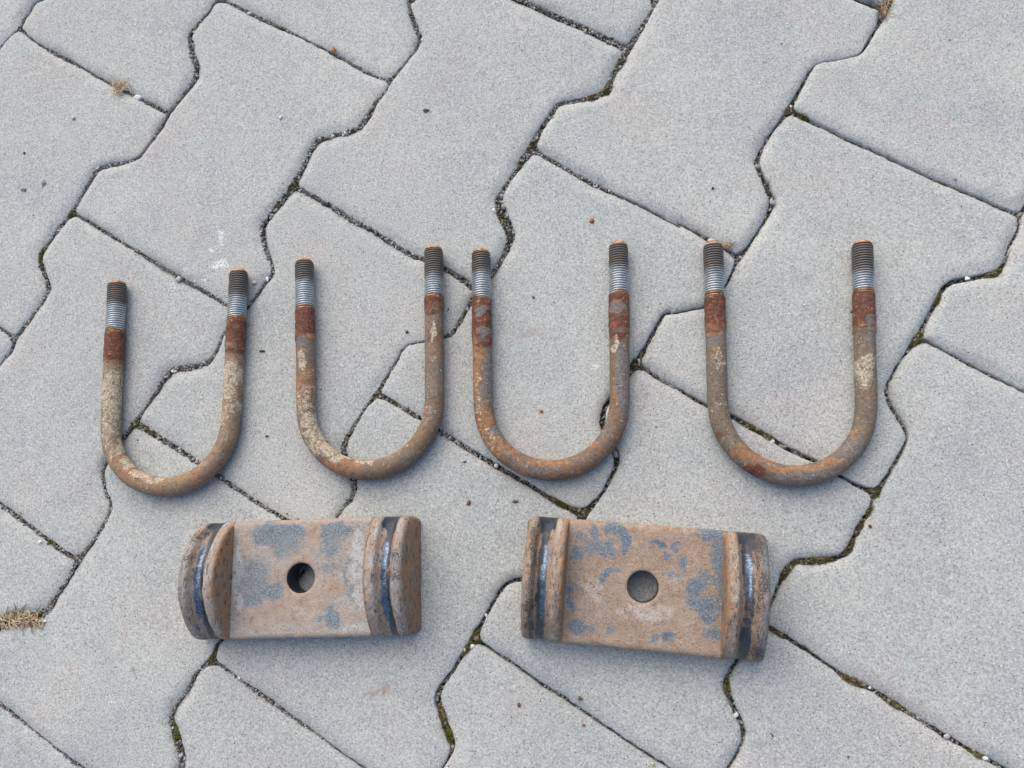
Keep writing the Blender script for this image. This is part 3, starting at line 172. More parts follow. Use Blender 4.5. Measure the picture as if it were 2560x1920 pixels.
# joint centre lines: x,y,width to x,y,width
SEGS = [[-348.1,342.0,2.2,-389.2,326.8,1.2],[-389.2,326.8,1.2,-393.0,318.3,1.2],[-393.0,318.3,1.2,-397.2,312.8,1.4],[-397.2,312.8,1.4,-399.3,303.4,2.1],[-399.3,303.4,2.1,-405.1,298.0,1.4],[-405.1,298.0,1.4,-412.4,289.2,1.0],[-412.4,289.2,1.0,-417.8,267.3,2.2],[-417.8,267.3,2.2,-414.4,232.5,2.2],[-399.3,303.4,2.1,-384.0,290.1,1.3],[-384.0,290.1,1.3,-368.5,280.0,1.5],[-368.5,280.0,1.5,-348.9,268.8,1.7],[-348.9,268.8,1.7,-330.9,257.3,1.9],[-330.9,257.3,1.9,-311.8,245.8,1.8],[-311.8,245.8,1.8,-287.3,231.5,1.6],[-287.3,231.5,1.6,-262.0,216.9,2.3],[-376.8,52.0,2.0,-371.0,48.1,2.3],[-371.0,48.1,2.3,-364.9,44.2,3.9],[-208.8,342.3,2.2,-227.4,311.5,2.2],[-227.4,311.5,2.2,-233.4,310.5,1.3],[-233.4,310.5,1.3,-236.7,302.3,1.4],[-236.7,302.3,1.4,-246.4,290.4,2.4],[-246.4,290.4,2.4,-252.0,282.2,3.4],[-252.0,282.2,3.4,-248.2,269.4,3.8],[-248.2,269.4,3.8,-242.7,253.6,3.2],[-242.7,253.6,3.2,-243.0,245.3,2.5],[-243.0,245.3,2.5,-250.5,233.6,1.6],[-250.5,233.6,1.6,-262.0,216.9,2.3],[-227.4,311.5,2.2,-222.6,309.4,1.6],[-222.6,309.4,1.6,-207.3,300.0,1.8],[-207.3,300.0,1.8,-193.6,291.5,2.1],[-193.6,291.5,2.1,-177.3,282.2,1.9],[-177.3,282.2,1.9,-153.3,267.4,1.7],[-153.3,267.4,1.7,-133.7,255.3,1.7],[-133.7,255.3,1.7,-112.9,242.2,1.3],[-112.9,242.2,1.3,-123.4,248.6,1.2],[-123.4,248.6,1.2,-109.3,238.6,1.7],[-109.3,238.6,1.7,-97.9,232.6,1.5],[-97.9,232.6,1.5,-89.9,228.9,2.3],[-262.0,216.9,2.3,-265.2,209.7,1.6],[-265.2,209.7,1.6,-276.3,189.8,1.6],[-276.3,189.8,1.6,-281.4,182.1,2.3],[-281.4,182.1,2.3,-290.9,178.8,2.7],[-290.9,178.8,2.7,-306.6,177.5,2.7],[-306.6,177.5,2.7,-315.3,175.0,2.3],[-315.3,175.0,2.3,-321.0,165.0,2.0],[-321.0,165.0,2.0,-328.4,149.7,2.2],[-328.4,149.7,2.2,-332.5,140.4,3.6],[-332.5,140.4,3.6,-342.1,128.4,2.7],[-342.1,128.4,2.7,-348.6,117.2,2.7],[-348.6,117.2,2.7,-353.6,108.5,3.9],[-353.6,108.5,3.9,-351.3,98.2,3.9],[-351.3,98.2,3.9,-351.2,99.6,3.9],[-351.2,99.6,3.9,-345.5,86.7,3.0],[-345.5,86.7,3.0,-343.0,81.0,2.7],[-343.0,81.0,2.7,-345.6,73.0,2.3],[-345.6,73.0,2.3,-354.2,58.5,2.8],[-354.2,58.5,2.8,-364.9,44.2,3.9],[-332.5,140.4,3.6,-325.5,137.2,1.8],[-325.5,137.2,1.8,-308.5,126.8,1.9],[-308.5,126.8,1.9,-287.6,113.9,1.9],[-287.6,113.9,1.9,-267.1,101.5,1.7],[-267.1,101.5,1.7,-251.0,92.0,1.7],[-251.0,92.0,1.7,-260.3,97.3,1.7],[-260.3,97.3,1.7,-241.6,85.5,2.0],[-241.6,85.5,2.0,-216.9,71.6,2.2],[-216.9,71.6,2.2,-202.8,62.6,1.8],[-202.8,62.6,1.8,-192.0,56.2,2.0],[-364.9,44.2,3.9,-366.5,35.7,2.3],[-366.5,35.7,2.3,-373.1,27.5,1.4],[-373.1,27.5,1.4,-383.5,13.2,2.2],[-357.6,-75.7,2.4,-344.0,-84.1,2.3],[-344.0,-84.1,2.3,-330.6,-92.1,2.5],[-330.6,-92.1,2.5,-317.2,-100.6,2.8],[-317.2,-100.6,2.8,-304.1,-108.7,2.4],[-304.1,-108.7,2.4,-294.7,-112.3,3.2],[-55.7,324.9,2.8,-74.3,294.1,2.2],[-74.3,294.1,2.2,-78.3,294.3,2.5],[-78.3,294.3,2.5,-76.4,283.8,2.7],[-76.4,283.8,2.7,-72.1,271.8,2.5],[-72.1,271.8,2.5,-68.6,263.3,2.0],[-68.6,263.3,2.0,-71.1,254.1,1.3],[-71.1,254.1,1.3,-79.9,241.6,1.2],[-79.9,241.6,1.2,-89.9,228.9,2.3],[-55.7,324.9,2.8,82.4,240.3,4.3],[-89.9,228.9,2.3,-92.1,222.1,1.5],[-92.1,222.1,1.5,-99.7,212.9,3.3],[-99.7,212.9,3.3,-104.8,202.9,3.8],[-104.8,202.9,3.8,-112.3,192.5,4.1],[-112.3,192.5,4.1,-121.9,189.3,4.0],[-121.9,189.3,4.0,-131.6,188.4,3.8],[-131.6,188.4,3.8,-130.4,188.1,3.8],[-130.4,188.1,3.8,-142.0,186.3,3.8],[-142.0,186.3,3.8,-147.7,177.7,2.5],[-147.7,177.7,2.5,-153.1,165.3,2.5],[-153.1,165.3,2.5,-159.6,151.1,4.2],[-159.6,151.1,4.2,-167.0,141.5,4.0],[-167.0,141.5,4.0,-175.4,130.1,2.8],[-175.4,130.1,2.8,-181.2,121.1,3.0],[-181.2,121.1,3.0,-179.3,109.2,2.5],[-179.3,109.2,2.5,-174.3,95.5,2.0],[-174.3,95.5,2.0,-176.4,103.1,1.8],[-176.4,103.1,1.8,-171.6,90.6,1.5],[-171.6,90.6,1.5,-170.8,84.5,1.8],[-170.8,84.5,1.8,-175.0,79.3,1.8],[-175.0,79.3,1.8,-182.7,68.3,1.5],[-182.7,68.3,1.5,-192.0,56.2,2.0],[-159.6,151.1,4.2,-153.9,148.2,2.3],[-153.9,148.2,2.3,-133.8,135.7,2.8],[-133.8,135.7,2.8,-121.4,127.5,2.9],[-121.4,127.5,2.9,-107.7,118.1,2.9],[-107.7,118.1,2.9,-116.4,123.1,2.7],[-116.4,123.1,2.7,-99.5,113.6,3.0],[-99.5,113.6,3.0,-86.3,104.1,2.5],[-86.3,104.1,2.5,-68.5,92.4,2.7],[-68.5,92.4,2.7,-61.6,90.4,2.3],[-61.6,90.4,2.3,-45.5,81.7,3.5],[-45.5,81.7,3.5,-31.8,72.5,4.0],[-31.8,72.5,4.0,-23.4,65.2,4.0],[-192.0,56.2,2.0,-199.1,47.6,1.3],[-199.1,47.6,1.3,-204.6,40.7,1.6],[-204.6,40.7,1.6,-206.3,32.0,2.0],[-206.3,32.0,2.0,-212.1,22.2,2.8],[-212.1,22.2,2.8,-222.0,19.3,3.6],[-222.0,19.3,3.6,-240.0,17.5,3.8],[-240.0,17.5,3.8,-244.6,12.2,2.5],[-244.6,12.2,2.5,-250.6,1.4,2.0],[-250.6,1.4,2.0,-257.9,-9.9,1.2],[-257.9,-9.9,1.2,-264.7,-20.3,3.6],[-264.7,-20.3,3.6,-269.3,-27.3,2.1],[-269.3,-27.3,2.1,-276.7,-37.4,1.6],[-276.7,-37.4,1.6,-282.9,-46.6,1.2],[-282.9,-46.6,1.2,-285.2,-54.0,1.5],[-285.2,-54.0,1.5,-282.3,-62.4,1.8],[-282.3,-62.4,1.8,-278.1,-72.4,2.0],[-278.1,-72.4,2.0,-276.6,-71.4,2.1],[-276.6,-71.4,2.1,-275.2,-79.6,1.8],[-275.2,-79.6,1.8,-278.1,-87.2,1.9],[-278.1,-87.2,1.9,-285.0,-99.6,1.9],[-285.0,-99.6,1.9,-294.7,-112.3,3.2],[-264.7,-20.3,3.6,-256.5,-23.4,4.1],[-256.5,-23.4,4.1,-246.2,-29.5,3.3],[-246.2,-29.5,3.3,-228.5,-39.9,3.2],[-228.5,-39.9,3.2,-214.8,-48.0,2.7],[-214.8,-48.0,2.7,-200.1,-57.0,2.0],[-200.1,-57.0,2.0,-185.5,-66.2,2.3],[-185.5,-66.2,2.3,-167.6,-77.0,2.2],[-167.6,-77.0,2.2,-151.2,-86.0,2.0],[-151.2,-86.0,2.0,-124.6,-99.4,2.2],[-294.7,-112.3,3.2,-299.9,-123.1,2.3],[-299.9,-123.1,2.3,-306.7,-134.8,1.9],[-306.7,-134.8,1.9,-313.0,-145.3,3.2],[-313.0,-145.3,3.2,-319.1,-148.7,4.8],[-319.1,-148.7,4.8,-334.2,-151.3,5.4],[-334.2,-151.3,5.4,-345.7,-154.8,4.9],[-345.7,-154.8,4.9,-347.7,-157.6,2.2],[-347.7,-157.6,2.2,-366.4,-188.4,2.2],[-366.4,-188.4,2.2,-337.9,-206.5,1.4],[-337.9,-206.5,1.4,-325.2,-213.2,1.4],[-325.2,-213.2,1.4,-312.5,-221.2,1.3],[-312.5,-221.2,1.3,-300.1,-228.2,1.4],[-300.1,-228.2,1.4,-287.6,-236.0,1.4],[-287.6,-236.0,1.4,-278.0,-241.0,1.4],[97.4,307.5,2.8,100.8,272.7,2.8],[100.8,272.7,2.8,104.0,275.3,3.5],[104.0,275.3,3.5,94.4,259.2,3.0],[94.4,259.2,3.0,82.4,240.3,4.3],[82.4,240.3,4.3,77.6,231.8,3.4],[77.6,231.8,3.4,70.5,219.0,3.4],[70.5,219.0,3.4,66.3,207.4,4.4],[66.3,207.4,4.4,56.6,203.5,4.1],[56.6,203.5,4.1,43.0,202.1,3.9],[43.0,202.1,3.9,32.4,200.7,3.5],[32.4,200.7,3.5,27.4,192.3,3.9],[27.4,192.3,3.9,19.9,181.7,3.5],[19.9,181.7,3.5,13.2,168.5,4.5],[13.2,168.5,4.5,6.2,157.9,3.5],[6.2,157.9,3.5,-0.7,147.4,1.8],[-0.7,147.4,1.8,-7.5,136.9,2.9],[-7.5,136.9,2.9,-10.3,130.4,4.3],[-10.3,130.4,4.3,-6.9,118.8,6.3],[-6.9,118.8,6.3,-2.4,108.4,6.0],[-2.4,108.4,6.0,-0.9,103.0,4.4],[-0.9,103.0,4.4,-4.6,92.6,2.8],[-4.6,92.6,2.8,-11.8,80.3,2.6],[-11.8,80.3,2.6,-23.4,65.2,4.0],[13.2,168.5,4.5,18.7,164.4,2.6],[18.7,164.4,2.6,33.2,153.8,2.4],[33.2,153.8,2.4,49.8,142.5,2.4],[49.8,142.5,2.4,66.0,132.7,2.6],[66.0,132.7,2.6,82.1,123.4,2.1],[82.1,123.4,2.1,97.9,113.9,2.1],[97.9,113.9,2.1,113.4,104.1,1.7],[113.4,104.1,1.7,110.4,107.7,1.7],[110.4,107.7,1.7,117.6,103.2,1.9],[117.6,103.2,1.9,132.8,92.7,2.4],[132.8,92.7,2.4,142.8,85.9,2.8],[142.8,85.9,2.8,149.2,80.5,4.1],[-23.4,65.2,4.0,-29.6,55.2,2.6],[-29.6,55.2,2.6,-34.8,45.7,2.2],[-34.8,45.7,2.2,-40.8,35.7,3.4],[-40.8,35.7,3.4,-49.0,32.7,3.0],[-49.0,32.7,3.0,-60.2,31.4,1.8],[-60.2,31.4,1.8,-70.8,29.5,1.5],[-70.8,29.5,1.5,-74.6,26.2,1.8],[-74.6,26.2,1.8,-78.3,18.5,1.8],[-78.3,18.5,1.8,-84.7,8.0,2.3],[-84.7,8.0,2.3,-91.3,-4.5,3.4],[-91.3,-4.5,3.4,-98.5,-12.6,2.1],[-98.5,-12.6,2.1,-105.3,-24.0,2.0],[-105.3,-24.0,2.0,-111.6,-34.2,2.7],[-111.6,-34.2,2.7,-113.5,-40.7,3.3],[-113.5,-40.7,3.3,-110.3,-49.4,3.3],[-110.3,-49.4,3.3,-105.8,-59.0,4.1],[-105.8,-59.0,4.1,-103.7,-66.5,3.3],[-103.7,-66.5,3.3,-107.5,-75.9,1.9],[-107.5,-75.9,1.9,-108.1,-73.9,1.9],[-108.1,-73.9,1.9,-115.3,-85.4,1.5],[-115.3,-85.4,1.5,-124.6,-99.4,2.2],[-91.3,-4.5,3.4,-84.7,-6.9,3.0],[-84.7,-6.9,3.0,-71.2,-14.9,3.0],[-71.2,-14.9,3.0,-61.1,-21.4,2.5],[-61.1,-21.4,2.5,-47.8,-30.1,3.3],[-47.8,-30.1,3.3,-32.5,-39.9,3.5],[-32.5,-39.9,3.5,-16.5,-49.7,3.4],[-16.5,-49.7,3.4,-0.6,-59.1,3.4],[-0.6,-59.1,3.4,12.9,-66.6,3.2],[12.9,-66.6,3.2,25.2,-74.9,3.3],[25.2,-74.9,3.3,35.3,-80.2,3.7],[35.3,-80.2,3.7,45.4,-84.1,5.5],[-124.6,-99.4,2.2,-133.0,-113.2,1.9],[-133.0,-113.2,1.9,-141.5,-126.5,1.9],[-141.5,-126.5,1.9,-147.1,-133.1,2.5],[-147.1,-133.1,2.5,-159.0,-136.8,2.5],[-159.0,-136.8,2.5,-169.2,-139.9,2.6],[-169.2,-139.9,2.6,-175.9,-147.5,2.3],[-175.9,-147.5,2.3,-183.8,-159.1,2.3],[-183.8,-159.1,2.3,-190.2,-164.2,2.6],[-190.2,-164.2,2.6,-194.6,-175.7,4.5],[-194.6,-175.7,4.5,-202.9,-181.7,1.8],[-202.9,-181.7,1.8,-207.7,-190.2,2.0],[-207.7,-190.2,2.0,-211.6,-197.6,1.5],[-211.6,-197.6,1.5,-217.6,-204.6,2.1],[-217.6,-204.6,2.1,-219.3,-211.9,2.7],[-219.3,-211.9,2.7,-215.8,-218.5,4.0],[-215.8,-218.5,4.0,-211.8,-227.9,4.0],[-211.8,-227.9,4.0,-209.5,-235.4,4.0],[-209.5,-235.4,4.0,-209.9,-240.6,2.2],[-194.6,-175.7,4.5,-188.4,-177.5,2.2],[-188.4,-177.5,2.2,-179.7,-183.0,1.9],[-179.7,-183.0,1.9,-168.3,-190.3,1.8],[-168.3,-190.3,1.8,-154.8,-198.2,1.7],[-154.8,-198.2,1.7,-139.2,-208.0,1.6],[-139.2,-208.0,1.6,-126.2,-215.0,1.6],[-126.2,-215.0,1.6,-115.4,-222.0,1.6],[-115.4,-222.0,1.6,-103.6,-229.2,1.7],[-103.6,-229.2,1.7,-94.2,-233.9,1.5],[-94.2,-233.9,1.5,-56.8,-258.0,2.8],[272.5,286.1,2.8,256.6,254.3,6.0],[256.6,254.3,6.0,249.9,241.2,2.1],[249.9,241.2,2.1,242.6,229.5,2.2],[242.6,229.5,2.2,237.2,221.1,1.9],[237.2,221.1,1.9,228.1,218.8,0.9],[228.1,218.8,0.9,214.4,217.7,1.1],[214.4,217.7,1.1,206.9,216.2,1.7],[206.9,216.2,1.7,202.7,209.8,2.5],[202.7,209.8,2.5,197.2,200.5,2.3],[197.2,200.5,2.3,187.8,183.7,3.8],[187.8,183.7,3.8,180.6,174.6,1.9],[180.6,174.6,1.9,173.8,166.2,1.9],[173.8,166.2,1.9,167.8,156.0,2.5],[167.8,156.0,2.5,164.1,146.8,3.8],[164.1,146.8,3.8,166.7,138.4,4.5],[166.7,138.4,4.5,171.6,125.9,4.8],[171.6,125.9,4.8,173.2,118.3,4.1],[173.2,118.3,4.1,169.5,109.3,2.4],[169.5,109.3,2.4,164.3,101.1,1.8],[164.3,101.1,1.8,157.5,90.8,2.0],[157.5,90.8,2.0,149.2,80.5,4.1],[187.8,183.7,3.8,195.6,178.1,3.4],[195.6,178.1,3.4,210.4,168.2,3.0],[210.4,168.2,3.0,220.1,161.3,2.9],[220.1,161.3,2.9,234.7,152.8,2.4],[234.7,152.8,2.4,248.9,143.7,2.5],[248.9,143.7,2.5,258.3,137.3,2.1],[258.3,137.3,2.1,267.6,131.5,2.1],[267.6,131.5,2.1,286.1,120.7,1.9],[286.1,120.7,1.9,304.2,110.3,2.2],[304.2,110.3,2.2,313.1,104.6,2.6],[313.1,104.6,2.6,322.8,100.1,3.1],[149.2,80.5,4.1,145.1,72.4,1.8],[145.1,72.4,1.8,141.6,65.1,1.7],[141.6,65.1,1.7,136.0,56.3,1.7],[136.0,56.3,1.7,130.5,48.9,1.7],[130.5,48.9,1.7,123.3,47.2,1.3],[123.3,47.2,1.3,112.9,45.6,1.5],[112.9,45.6,1.5,101.5,44.1,1.9],[101.5,44.1,1.9,103.6,45.6,2.0],[103.6,45.6,2.0,99.4,44.4,2.6],[99.4,44.4,2.6,94.9,36.7,2.8],[94.9,36.7,2.8,89.4,26.5,2.6],[89.4,26.5,2.6,79.8,11.2,4.8],[79.8,11.2,4.8,73.0,1.2,2.4],[73.0,1.2,2.4,65.0,-8.1,2.8],[65.0,-8.1,2.8,58.9,-18.6,3.7],[58.9,-18.6,3.7,57.9,-27.0,4.4],[57.9,-27.0,4.4,61.7,-36.4,4.6],[61.7,-36.4,4.6,66.1,-45.8,4.6],[66.1,-45.8,4.6,66.6,-50.9,4.2],[66.6,-50.9,4.2,64.8,-56.5,3.1],[64.8,-56.5,3.1,61.0,-64.1,2.7],[61.0,-64.1,2.7,55.7,-73.1,2.4],[55.7,-73.1,2.4,45.4,-84.1,5.5],[79.8,11.2,4.8,84.6,8.9,2.8],[84.6,8.9,2.8,93.6,2.2,2.6],[93.6,2.2,2.6,106.5,-6.6,2.4],[106.5,-6.6,2.4,97.6,0.5,2.4],[97.6,0.5,2.4,110.4,-8.5,2.7],[110.4,-8.5,2.7,121.2,-15.4,2.7],[121.2,-15.4,2.7,136.7,-23.0,3.6],[136.7,-23.0,3.6,150.9,-32.0,3.2],[150.9,-32.0,3.2,164.8,-41.4,3.1],[164.8,-41.4,3.1,178.7,-49.4,3.1],[178.7,-49.4,3.1,187.8,-53.9,2.6],[187.8,-53.9,2.6,201.3,-63.0,3.0],[201.3,-63.0,3.0,211.9,-69.7,2.8],[211.9,-69.7,2.8,220.1,-72.7,5.0],[45.4,-84.1,5.5,38.1,-96.2,2.5],[38.1,-96.2,2.5,30.9,-107.0,2.5],[30.9,-107.0,2.5,23.7,-116.9,2.5],[23.7,-116.9,2.5,17.6,-121.8,2.5],[17.6,-121.8,2.5,5.0,-124.1,2.6],[5.0,-124.1,2.6,-2.9,-125.3,2.4],[-2.9,-125.3,2.4,-7.2,-129.7,2.8],[-7.2,-129.7,2.8,-11.3,-136.6,2.6],[-11.3,-136.6,2.6,-17.8,-147.8,2.4],[-17.8,-147.8,2.4,-24.0,-159.8,4.7],[-24.0,-159.8,4.7,-28.3,-165.6,2.9],[-28.3,-165.6,2.9,-33.8,-173.8,2.6],[-33.8,-173.8,2.6,-38.2,-180.5,2.6],[-38.2,-180.5,2.6,-43.7,-187.2,3.3],[-43.7,-187.2,3.3,-46.8,-193.8,4.2],[-46.8,-193.8,4.2,-43.9,-202.6,5.1],[-43.9,-202.6,5.1,-40.4,-211.7,5.0],[-40.4,-211.7,5.0,-36.3,-220.7,4.1],[-36.3,-220.7,4.1,-37.0,-225.7,2.7],[-37.0,-225.7,2.7,-40.7,-231.7,1.4],[-40.7,-231.7,1.4,-56.8,-258.0,2.8],[-24.0,-159.8,4.7,-17.7,-163.1,2.0],[-17.7,-163.1,2.0,-5.6,-170.5,2.2],[-5.6,-170.5,2.2,6.4,-177.7,1.8],[6.4,-177.7,1.8,14.2,-183.6,1.9],[14.2,-183.6,1.9,28.8,-191.6,2.1],[28.8,-191.6,2.1,38.4,-197.9,2.1],[38.4,-197.9,2.1,52.6,-206.4,1.9],[52.6,-206.4,1.9,66.6,-215.1,1.9],[66.6,-215.1,1.9,80.4,-223.3,1.8],[80.4,-223.3,1.8,89.5,-228.7,1.7],[89.5,-228.7,1.7,114.9,-244.6,2.8],[356.0,194.0,2.8,337.3,163.2,2.8],[337.3,163.2,2.8,340.7,128.4,2.8],[340.7,128.4,2.8,322.8,100.1,3.1],[322.8,100.1,3.1,320.4,90.5,2.4],[320.4,90.5,2.4,313.9,80.1,2.2],[313.9,80.1,2.2,309.4,70.1,2.9],[309.4,70.1,2.9,313.4,75.9,2.9],[313.4,75.9,2.9,308.5,66.6,3.2],[308.5,66.6,3.2,302.2,61.5,3.5],[302.2,61.5,3.5,288.8,59.5,3.9],[288.8,59.5,3.9,277.8,58.5,3.9],[277.8,58.5,3.9,271.9,54.7,3.3],[271.9,54.7,3.3,267.4,46.2,2.7],[267.4,46.2,2.7,261.6,36.4,2.6],[261.6,36.4,2.6,253.5,22.1,4.1],[253.5,22.1,4.1,247.0,14.6,2.6],[247.0,14.6,2.6,240.6,6.6,1.7],[240.6,6.6,1.7,234.9,-3.5,2.2],[234.9,-3.5,2.2,231.7,-10.0,2.9],[231.7,-10.0,2.9,232.6,-17.2,3.2],[232.6,-17.2,3.2,236.5,-25.8,3.0],[236.5,-25.8,3.0,240.3,-34.3,3.2],[240.3,-34.3,3.2,241.5,-38.8,2.8],[241.5,-38.8,2.8,238.7,-45.7,2.5],[238.7,-45.7,2.5,233.8,-53.4,2.8],[233.8,-53.4,2.8,227.3,-63.1,2.8],[227.3,-63.1,2.8,220.1,-72.7,5.0],[253.5,22.1,4.1,258.0,20.4,2.2],[258.0,20.4,2.2,265.1,16.0,1.7],[265.1,16.0,1.7,282.5,4.4,1.7],[282.5,4.4,1.7,299.6,-6.2,1.6],[299.6,-6.2,1.6,309.0,-12.4,1.5],[220.1,-72.7,5.0,216.9,-80.4,4.6],[216.9,-80.4,4.6,218.6,-76.6,4.5],[218.6,-76.6,4.5,214.4,-84.8,3.3],[214.4,-84.8,3.3,208.9,-92.4,3.0],[208.9,-92.4,3.0,204.6,-100.4,3.3],[204.6,-100.4,3.3,199.7,-108.9,3.8],[199.7,-108.9,3.8,195.4,-110.8,3.3],[195.4,-110.8,3.3,183.3,-112.2,3.5],[183.3,-112.2,3.5,169.8,-113.2,3.7],[169.8,-113.2,3.7,164.7,-118.3,3.4],[164.7,-118.3,3.4,160.5,-125.9,2.8],[160.5,-125.9,2.8,156.6,-134.3,2.2],[156.6,-134.3,2.2,148.3,-148.0,2.8],[148.3,-148.0,2.8,138.1,-163.0,2.2],[138.1,-163.0,2.2,132.5,-170.8,2.5],[132.5,-170.8,2.5,128.5,-176.8,2.5],[128.5,-176.8,2.5,125.7,-182.2,3.2],[125.7,-182.2,3.2,126.9,-188.0,3.3],[126.9,-188.0,3.3,129.9,-195.5,3.6],[129.9,-195.5,3.6,133.1,-202.9,3.6],[133.1,-202.9,3.6,135.5,-208.5,2.8],[135.5,-208.5,2.8,133.6,-215.1,2.4],[133.6,-215.1,2.4,130.0,-221.7,2.0],[130.0,-221.7,2.0,114.9,-244.6,2.8],[148.3,-148.0,2.8,154.5,-152.0,3.0],[154.5,-152.0,3.0,162.5,-156.5,3.0],[162.5,-156.5,3.0,174.7,-164.2,2.1],[174.7,-164.2,2.1,183.2,-170.5,1.6],[183.2,-170.5,1.6,195.9,-179.4,3.5],[195.9,-179.4,3.5,207.0,-183.8,2.9],[207.0,-183.8,2.9,216.9,-190.6,2.4],[216.9,-190.6,2.4,233.3,-200.8,2.5],[233.3,-200.8,2.5,245.3,-208.6,2.6],[245.3,-208.6,2.6,257.2,-215.2,2.6],[257.2,-215.2,2.6,269.8,-222.3,2.4],[269.8,-222.3,2.4,286.7,-231.1,2.8]]
# moss patches
MOSS = [[-6.3,118.7,6.8,13.1,1],
[-2.4,105.4,5.6,7.1,0.7],
[-9.2,129.7,3.4,4.8,0.6],
[13.6,169.1,5.7,7.4,0.1],
[6.2,158.5,3.4,6.1,0.3],
[77.6,229.8,4.5,7.6,0.5],
[66.9,209.2,6.8,6.3,0.2],
[56.6,203.8,6.8,3.8,0.2],
[187.6,183.7,5.2,5.4,0.1],
[195.6,178.1,5.2,3.6,0.3],
[-195.3,-173.7,6.6,6.9,0.7],
[-192.1,-166.2,3.3,6.0,0.6],
[-214.5,-217.5,3.8,7.7,0.9],
[-23.8,-158.4,4.6,4.3,0.5],
[-28.8,-166.1,4.1,4.7,0.9],
[219.3,-74.6,5.5,5.8,0.6],
[216.7,-82.3,4.6,6.7,0.6],
[253.0,22.2,4.7,4.7,0.5],
[209.0,-91.9,3.7,6.7,0.2],
[202.4,-104.2,3.7,5.7,0.2],
[181.4,-112.2,11.1,3.8,0.2],
[165.3,-117.4,5.6,6.6,0.3],
[-261.6,-20.7,7.3,5.7,0.5],
[-252.5,-27.1,8.4,5.7,0.4],
[-90.4,-4.0,6.7,5.5,0.6],
[-80.2,-10.3,8.9,5.5,0.5],
[-67.8,-17.2,7.7,4.4,0.4],
[-101.1,-17.0,6.7,9.9,0.6],
[-112.0,-37.5,4.5,7.6,0.7],
[-352.4,106.7,5.3,9.0,1],
[-332.2,140.8,5.3,4.6,0.5],
[80.6,11.7,4.6,4.8,0.3],
[149.9,-32.0,6.8,4.1,0.8],
[159.2,-38.3,5.8,4.0,0.4],
[38.4,-82.2,9.1,6.0,0.2],
[30.3,-76.1,8.2,6.1,0.3],
[28.2,-77.0,9.2,6.1,0.3],
[260.0,-216.8,4.2,3.4,0.9],
[-316.0,-101.2,4.8,3.8,0.9],
[-309.3,-106.0,4.8,3.3,0.3],
[302.3,62.1,5.6,4.2,0.4],
[267.5,47.3,3.8,6.3,0.3],
[157.1,-154.1,5.5,3.7,0.1],
[196.8,-179.8,9.8,4.4,0.0],
[218.6,-191.6,7.0,3.5,0.2],
[-41.4,-203.4,4.0,8.3,0.3],
[-38.2,-215.3,4.0,5.5,0.7],
[127.5,-185.8,3.7,5.4,0.2],
[-162.2,153.2,7.4,8.9,0.0],
[-171.6,136.1,7.4,8.8,0.0],
[-344.1,-83.0,12.3,6.7,0.1],
[-34.8,45.7,4.4,6.8,0.3]]
